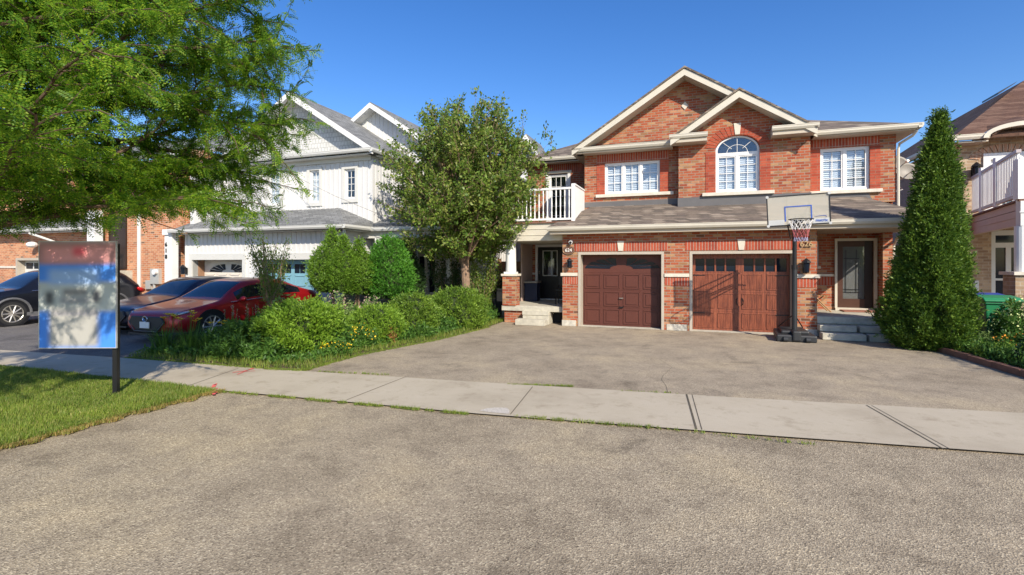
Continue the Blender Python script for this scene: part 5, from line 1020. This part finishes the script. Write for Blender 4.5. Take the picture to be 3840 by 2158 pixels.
AP_ = [(0,.55),(.1,.85),(.28,1),(.45,.92),(.58,.7),(.7,.42),(.8,.24),(.9,.13),(1,.02)]
G_ = 'arborvitae in the garden bed'
conifer((*W2(-5.35,15.0),0), 2.85, .62, AP_, 'olive green arborvitae with the tallest pointed tip, left of the trio', 'arb', 4200, .06, .95, name='arborvitae', group=G_, stems=2)
conifer((*W2(-4.93,14.8),0), 2.6, .52, AP_, 'olive green arborvitae in the middle of the trio', 'arb', 3400, .06, .95, group=G_, stems=2)
conifer((*W2(-4.55,15.0),0), 2.5, .52, AP_, 'olive green arborvitae at the right end of the trio', 'arb', 3400, .06, .9, group=G_, stems=2)
conifer((*W2(-3.72,15.3),0), 2.62, .72, [(0,.6),(.12,.95),(.3,1),(.5,.85),(.7,.68),(.86,.45),(1,.06)], 'bright green dense arborvitae on one bent stem', 'arbgreen', 5200, .065, .75, group=G_, stems=1)
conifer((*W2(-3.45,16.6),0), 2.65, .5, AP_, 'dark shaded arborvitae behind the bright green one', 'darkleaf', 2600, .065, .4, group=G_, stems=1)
BP = [(0,.75),(.2,.97),(.45,1),(.7,.85),(.88,.55),(1,.12)]
G_ = 'clipped round bushes along the garden bed'
conifer((*W2(-1.55,14.2),0), 1.1, .8, BP, 'largest round bush, right in front of the tree trunk', 'bush', 5200, .06, name='round_bush', group=G_, lump=.1)
conifer((*W2(-2.5,12.7),0), 1.02, .58, BP, 'round green bush left of the largest one', 'bush', 3400, .058, name='round_bush', group=G_, lump=.14)
conifer((*W2(-3.1,11.5),0), .82, .55, BP, 'low spreading bush with a rusty brown patch on its right', 'golden', 2600, .06, name='round_bush', group=G_, lump=.18)
conifer((*W2(-4.2,10.1),0), 1.02, .72, [(0,.7),(.3,.95),(.6,1),(.85,.75),(1,.2)], 'feathery yellow green bush nearest the sidewalk', 'golden', 4200, .075, name='feathery_bush', group=None, lump=.2)
# young shrub with long twigs in front of the red car
def looseshrub(X, Y, z0, z1, rx, label, mat, n, name='shrub', size=.07, stems=9, ry=None, bare=.0, cat='shrub'):
    at = (*W2(X, Y), 0); T = thing(name, label, cat, at); P0 = np.array(at, float); tr = MB(); C, D = [], []
    for i in range(stems):
        a = rng.uniform(0, 6.28); r_ = rx*math.sqrt(rng.uniform(.05, 1)); e = P0+[r_*math.cos(a), (ry or rx)*.8*math.sin(a)*r_/rx, z0+(z1-z0)*rng.uniform(.6,1)]
        s_ = P0+[rng.normal(0,.02), rng.normal(0,.02), z0*.6]; pts = limb(tr, s_, e, .013, .004, .05, 5); nn = n//stems; f = rng.uniform(.15+bare, 1, nn); pp = np.array(pts); seg = np.clip((f*5).astype(int), 0, 4); fr = (f*5-seg)[:,None]
        c_ = pp[seg]+(pp[seg+1]-pp[seg])*fr + rng.normal(0, rx*.11, (nn,3)); C.append(c_); D.append((e-s_)[None]*.8+rng.normal(0,.7,(nn,3)))
    tr.tube([Vector(P0), Vector(P0+[0,0,z0*.6+.05])], [.03,.02], 7); tr.build('stem', 'bark', T); C, D = np.concatenate(C), np.concatenate(D); C[:,2] = np.maximum(C[:,2], .05); fastmesh('foliage', leaves(C, D, size, .45, .6), 4, mat, T); return T
looseshrub(-5.88,12.3,1.15,2.45,.58,'young upright shrub with thin twigs in front of the red car', 'pear', 3400, 'young_shrub', .06, 26)
looseshrub(-.95,16.4,.25,2.15,.7,'leafy sunlit shrub right of the tree trunk', 'pear', 5200, size=.07, stems=26)
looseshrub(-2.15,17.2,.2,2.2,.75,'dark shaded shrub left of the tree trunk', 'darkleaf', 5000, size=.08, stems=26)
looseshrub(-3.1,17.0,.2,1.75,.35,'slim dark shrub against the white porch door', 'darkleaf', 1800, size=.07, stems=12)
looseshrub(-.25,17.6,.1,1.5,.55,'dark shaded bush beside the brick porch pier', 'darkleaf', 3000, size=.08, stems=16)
# garden bed ground cover (stuff) and individual plants
def inpoly(P, poly):
    x, y = P[:,0], P[:,1]; ins = np.zeros(len(P), bool); j_ = len(poly)-1
    for i in range(len(poly)):
        xi, yi = poly[i]; xj, yj = poly[j_]
        ins ^= ((yi > y) != (yj > y)) & (x < (xj-xi)*(y-yi)/(yj-yi+1e-12)+xi); j_ = i
    return ins
def scatter(poly, n):
    a = np.array(poly); P = rng.uniform(a.min(0), a.max(0), (n*3, 2)); P = P[inpoly(P, poly)][:n]; return P
def blades(P, h, z, lean=.35, w_=.006):
    n = len(P); B_ = np.column_stack([P, np.full(n, z)]); a = rng.uniform(0, 6.28, n); sd_ = np.stack([np.cos(a), np.sin(a), np.zeros(n)], 1)*(w_*rng.uniform(.6,1.4,n))[:,None]; l = np.stack([np.cos(a+1.57), np.sin(a+1.57), np.zeros(n)], 1)
    hh = (h*rng.uniform(.45,1.3,n))[:,None]; tip = B_+l*hh*lean*rng.uniform(-1,1,(n,1))*1.6+np.array([0,0,1])*hh
    return np.stack([B_-sd_, B_+sd_, tip], 1)
vis = LAWN[:5]+[(-5.5,4.6),(-6.4,5.6),(-8,7.2),(-9.6,8.6),(-9.6,9.05),(-5.63,7.68)]
P = scatter(vis, 90000); 
edge_n = np.sin(P[:,0]*3.1+P[:,1]*2.3)+np.sin(P[:,0]*7.3-P[:,1]*5.1)*.6; hh = .045+.018*edge_n
Pf = frame_pts(np.column_stack([P, np.zeros(len(P))]))[:, :2]
V = blades(Pf, .055, .02, .5, .0042); V[:,2,2] = .02+(V[:,2,2]-.02)*(.8+.35*edge_n*.5)
M['drygrass'] = leaf('dry_grass_blade', [(.34,.24,.09), (.42,.3,.12), (.25,.25,.07), (.2,.26,.05)], .3)
ed = np.array([(-4.18,7.16),(-4.35,6.6),(-4.62,5.94),(-4.8,5.4),(-4.99,4.92),(-5.25,4.3)]); f = rng.uniform(0,4.999,9000); k = f.astype(int); Pe = ed[k]+(ed[k+1]-ed[k])*(f-k)[:,None]+np.column_stack([-np.abs(rng.normal(0,.09,9000))+.07+.05*np.sin(f*9)+.03*np.sin(f*23), rng.normal(0,.03,9000)])
Ve = blades(frame_pts(np.column_stack([Pe, np.zeros(len(Pe))]))[:, :2], .035, .0, .9, .005)
tag(fastmesh('lawn_edge_grass', Ve, 3, 'drygrass', at=(*W2(-4.7,6),0)), 'dry brownish grass fraying over the edge of the lawn', 'grass', kind='stuff')
tag(fastmesh('lawn_grass', V, 3, 'grass', at=(*W2(-6,6.5),.02)), 'short sunlit lawn grass in the lower left corner', 'grass', kind='stuff')
# weeds and ragged grass along the bed edge and the sidewalk joints
P1 = scatter([(-7.4,9.72),(-5.6,9.12),(-4.19,8.62),(-3.5,8.56),(-3.0,10.0),(-1.72,12.05),(-.65,14.4),(-.1,16.2),(-.5,16.2),(-1.1,14.3),(-2.2,12.1),(-3.5,10.0),(-4.1,9.15),(-5.6,9.6),(-7.4,10.2)], 16000)
Pf = frame_pts(np.column_stack([P1, np.zeros(len(P1))]))[:, :2]; V1 = blades(Pf, .11, .02, .8, .006)
tp = []
for (a, b_, n) in (((545,985),(1180,1043),900), ((1290,1048),(1640,1077),420), ((1650,1078),(2050,1120),90), ((1280,969),(1440,973),260), ((800,936),(980,944),120), ((1560,985),(1700,991),60)):
    f = rng.uniform(0,1,n); f = f[(np.sin(f*37+a[0])+np.sin(f*91)) > -.5]; xx = a[0]+(b_[0]-a[0])*f; yy = a[1]+(b_[1]-a[1])*f; Yw = 2286/(yy-665); tp.append(np.column_stack([(xx-1288)/1270*Yw+rng.normal(0,.012,len(f)), Yw+rng.normal(0,.014,len(f))]))
tpb = np.array([(-7.4,9.7),(-5.6,9.09),(-4.19,8.62),(-3.56,8.5),(-3.5,8.65),(-3.02,10.0),(-1.74,12.03),(-.66,14.4)]); f = rng.uniform(0,6.999,4200); k = f.astype(int); tp.append(tpb[k]+(tpb[k+1]-tpb[k])*(f-k)[:,None]+rng.normal(0,.035,(4200,2))); tp = np.concatenate(tp); tp = np.repeat(tp, 4, 0)+rng.normal(0,.012,(len(tp)*4,2)); Pf = frame_pts(np.column_stack([tp, np.zeros(len(tp))]))[:, :2]; V2 = blades(Pf, .03, .0, .9, .004)
tag(fastmesh('grass_tufts', V2, 3, 'grass', at=(*W2(0,6.5),0)), 'tiny grass tufts growing in the joints of the sidewalk', 'grass', kind='stuff')
tag(fastmesh('edge_grass', V1, 3, 'grass', at=(*W2(-3,10),0)), 'ragged long grass fringing the garden bed', 'grass', kind='stuff')
P2 = scatter([(-7.3,9.9),(-5.6,9.4),(-4.3,9.0),(-3.6,9.1),(-3.3,10.1),(-2.1,12.0),(-1.0,14.2),(-.4,16),(-1.4,18),(-5.0,18),(-5.6,14.6),(-6.3,11.5)], 26000)
hgt = .42*(1+.5*np.sin(P2[:,0]*2.6)*np.sin(P2[:,1]*1.9)); near = np.clip((P2[:,1]+.45*(P2[:,0]+4)-9.0)/1.4, .25, 1); redge = np.clip((( P2[:,1]-8.69)*.479-(P2[:,0]+3.54))/.9, .2, 1); zz = rng.uniform(0,1,len(P2))**.7*hgt*near*redge
C = frame_pts(np.column_stack([P2, zz+.03])); Cc = np.repeat(C, 2, 0)+rng.normal(0,.03,(len(C)*2,3)); Cc[:,2] = np.maximum(Cc[:,2], .03)
tag(fastmesh('ground_cover', leaves(Cc, rng.normal(0,.7,Cc.shape)+[0,0,.6], .085, .4, .6), 4, 'weed', at=(*W2(-4,12),0)), 'tangled green weeds covering the garden bed', 'weeds', kind='stuff')
def clump(X, Y, h, r_, label, mat, name, nb=60, lw=.012, flowers=None, fm='yellow', fs=.045, cat='plant', group=None, arch=.5):
    at = (*W2(X, Y), .03); T = thing(name, label, cat, at, group); P0 = np.array(at, float); Vs = []
    for i in range(nb):
        a = rng.uniform(0, 6.28); L = h*rng.uniform(.6,1.15); out_ = np.array([math.cos(a), math.sin(a), 0]); b0 = P0+out_*rng.uniform(0, r_*.5); sd_ = np.array([-out_[1], out_[0], 0])*lw; pr = b0; sp_ = rng.uniform(.3,1)*r_*arch*2
        for k in range(4):
            f = (k+1)/4; nx = b0+out_*sp_*f*f*.9+np.array([0,0,1])*L*(f-.32*f*f*f*(sp_/r_)); w0, w1 = 1-.25*k, max(.03, 1-.25*(k+1)); Vs.append(np.stack([pr-sd_*w0, pr+sd_*w0, nx+sd_*w1, nx-sd_*w1])); pr = nx
    fastmesh('leaves', np.array(Vs), 4, mat, T)
    if flowers:
        for i in range(flowers):
            a = rng.uniform(0,6.28); rr_ = r_*rng.uniform(.1,1.0); c = P0+[rr_*math.cos(a), rr_*math.sin(a)*.6, h*rng.uniform(.92,1.25)]; f_ = MB(); f_.tube([Vector(P0+[rr_*.5*math.cos(a), rr_*.4*math.sin(a), 0]), Vector(c)], .004, 4, 0, cap=False)
            for k in range(6):
                aa = k*1.047+a; o_ = Vector((math.cos(aa), math.sin(aa), .5)).normalized(); s2 = o_.cross(Vector((0,0,1))).normalized()*fs*.28; cv = Vector(c); f_.add([cv, cv+o_*fs*.6+s2, cv+o_*fs, cv+o_*fs*.6-s2], [(0,1,2,3)], 1)
            f_.build('flower', ['weed', fm], T)
    return T
GL = 'daylily clumps in the garden bed'
clump(-7.0,10.15,.62,.42,'yellow daylilies at the left corner of the bed by the red car grille','weed','daylily_clump',110,.014,7,fs=.085,group=GL)
clump(-6.45,10.1,.66,.42,'yellow daylilies just right of the leftmost clump','weed','daylily_clump',110,.014,8,fs=.085,group=GL)
clump(-6.0,10.0,.6,.38,'dark leafy daylily clump with a few yellow blooms, right of the others','weed','daylily_clump',100,.014,4,fs=.08,group=GL)
for i, (X, Y, h, lb) in enumerate([(-5.75,10.6,.95,'pale pink flower spikes left of the young shrub'),(-5.15,10.4,1.0,'pale pink flower spikes under the young shrub'),(-5.45,10.9,.95,'sparse pink spikes behind the dark weeds')]):
    at = (*W2(X,Y),.03); T = thing('flower_spikes', lb, 'plant', at, 'pink flower spikes'); sm = MB(); V = []; fl_ = []
    for k in range(6):
        p = np.array(at)+[rng.normal(0,.18), rng.normal(0,.1), 0]; e = p+[rng.normal(0,.05), rng.normal(0,.05), h*rng.uniform(.8,1)]; sm.tube([Vector(p), Vector(e)], .005, 4, cap=False); f = rng.uniform(.75,1,24)[:,None]; fl_.append(leaves(p+(e-p)*f+rng.normal(0,.01,(24,3)), rng.normal(0,1,(24,3)), .022, .6))
        f = rng.uniform(.1,.65,40)[:,None]; V.append(leaves(p+(e-p)*f, rng.normal(0,1,(40,3)), .11, .25))
    sm.build('stem', 'weed', T); fastmesh('leaves', np.concatenate(V), 4, 'weed', T); fastmesh('blossoms', np.concatenate(fl_), 4, 'pinkw', T)
def weedbush(X, Y, h, r_, label, mat, n, name='weed_clump', size=.1, flowers=None, fn=300, cat='plant', group='leafy clumps in the garden bed'):
    at = (*W2(X, Y), .03); T = thing(name, label, cat, at, group); P0 = np.array(at, float); ns = 26; V = []; sm = MB()
    for i in range(ns):
        a = rng.uniform(0,6.28); rr_ = r_*math.sqrt(rng.uniform(0,1)); e = P0+[rr_*math.cos(a), rr_*.8*math.sin(a), h*(1-.45*(rr_/r_)**2)*rng.uniform(.75,1.1)]; p = P0+[rr_*.6*math.cos(a), rr_*.5*math.sin(a), 0]; sm.tube([Vector(p), Vector(e)], [.007,.003], 4, cap=False)
        m_ = n//ns; f = rng.uniform(.05,1.02,m_)[:,None]; V.append(leaves(p+(e-p)*f+rng.normal(0,.02,(m_,3)), rng.normal(0,.8,(m_,3))+[0,0,.35], size, .3))
    sm.build('stems', 'weed', T); fastmesh('foliage', np.concatenate(V), 4, mat, T)
    if flowers:
        a = rng.uniform(0,6.28,fn); rr_ = r_*np.sqrt(rng.uniform(0,1,fn)); C = P0+np.column_stack([rr_*np.cos(a), rr_*.8*np.sin(a), h*(1-.45*(rr_/r_)**2)*rng.uniform(.7,1.08,fn)]); fastmesh('blossoms', leaves(C, rng.normal(0,1,C.shape), .035, .8), 4, flowers, T)
    return T
weedbush(-5.5,10.0,.72,.5,'tall dark green weeds in front of the red car door','weed',2600,size=.12); weedbush(-4.95,9.95,.8,.45,'tall dark green weeds left of the feathery yellow green bush','weed',2600,size=.12)
weedbush(-5.3,9.5,.4,.45,'low weeds in the shade at the sidewalk edge','weed',1800,size=.1); weedbush(-4.6,9.35,.45,.4,'low leafy weeds below the feathery bush','weed',1800,size=.1)
weedbush(-3.6,10.2,.62,.42,'broad leaved weeds right of the feathery bush','weed',1500,size=.15); weedbush(-3.45,9.75,.3,.4,'low clump dotted with tiny yellow blossoms at the driveway edge','weed',1800,size=.07,flowers='yellow',fn=90)
weedbush(-3.2,10.7,.5,.4,'leafy clump with sparse yellow dots below the low bush','weed',1800,size=.08,flowers='yellow',fn=60); weedbush(-2.75,11.3,.42,.22,'rusty brown dying patch at the foot of the low bush','dryleaf',800,size=.07)
weedbush(-2.2,12.1,.35,.4,'small leafy clump between the low bush and the driveway','weed',1500,size=.08); weedbush(-1.85,13.3,.45,.4,'blue green clump between the two round bushes','weed',1500,size=.09)
weedbush(-4.3,12.4,1.05,.5,'tall pale flowering weeds behind the feathery bush','pale',2200,size=.09,flowers='pinkw',fn=260); weedbush(-3.6,12.9,.95,.4,'pale dry flower heads under the arborvitae trio','pale',1800,size=.08,flowers='pinkw',fn=260)
weedbush(-5.15,11.2,1.15,.22,'single tall leafy stem beside the young shrub','pale',700,size=.12)
# right flower bed
rb = scatter([(9.05,10.9),(8.65,9.4),(8.3,8.1),(8.0,7.2),(9.5,7.4),(12,9.4),(11.6,11.2),(10,11.2)], 9000); C = frame_pts(np.column_stack([rb, .04+rng.uniform(0,1,len(rb))*.26])); C = np.repeat(C,2,0)+rng.normal(0,.02,(len(C)*2,3))
tag(fastmesh('flower_bed_cover', leaves(C, rng.normal(0,.7,C.shape)+[0,0,.7], .075, .35), 4, 'weed', at=(*W2(9.5,9.5),.04)), 'low green growth covering the right flower bed', 'ground cover', kind='stuff')
GR = 'plants in the right flower bed'
weedbush(9.55,10.2,.42,.5,'pale silvery low plant at the foot of the conical cedar','pale',2600,size=.07,group=GR); weedbush(9.0,9.3,.34,.45,'low bright green plants along the brown edging','bush',2400,size=.07,group=GR)
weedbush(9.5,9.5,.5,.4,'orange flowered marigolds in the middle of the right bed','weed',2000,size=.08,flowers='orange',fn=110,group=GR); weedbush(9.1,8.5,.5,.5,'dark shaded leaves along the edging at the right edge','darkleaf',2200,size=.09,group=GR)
weedbush(10.2,10.0,1.1,.6,'tall hydrangea with lime green heads in front of the green bin','weed',2600,'hydrangea',.13,'lime',900,group=GR); weedbush(10.6,9.9,1.2,.5,'second hydrangea with cream heads at the right edge','weed',2600,'hydrangea',.13,'lime',900,group=GR)
weedbush(9.75,9.0,.65,.35,'tall grassy tuft with a white bloom beside the hydrangeas','pale',1500,size=.14,flowers='netw',fn=20,group=GR)
# small tree standing just outside the right edge (only its shade reaches the driveway)
looseshrub(10.9,4.9,1.3,3.1,1.5,'small drooping tree just right of the view, shading the driveway corner', 'pear', 6500, 'small_tree', .1, 34, cat='tree')
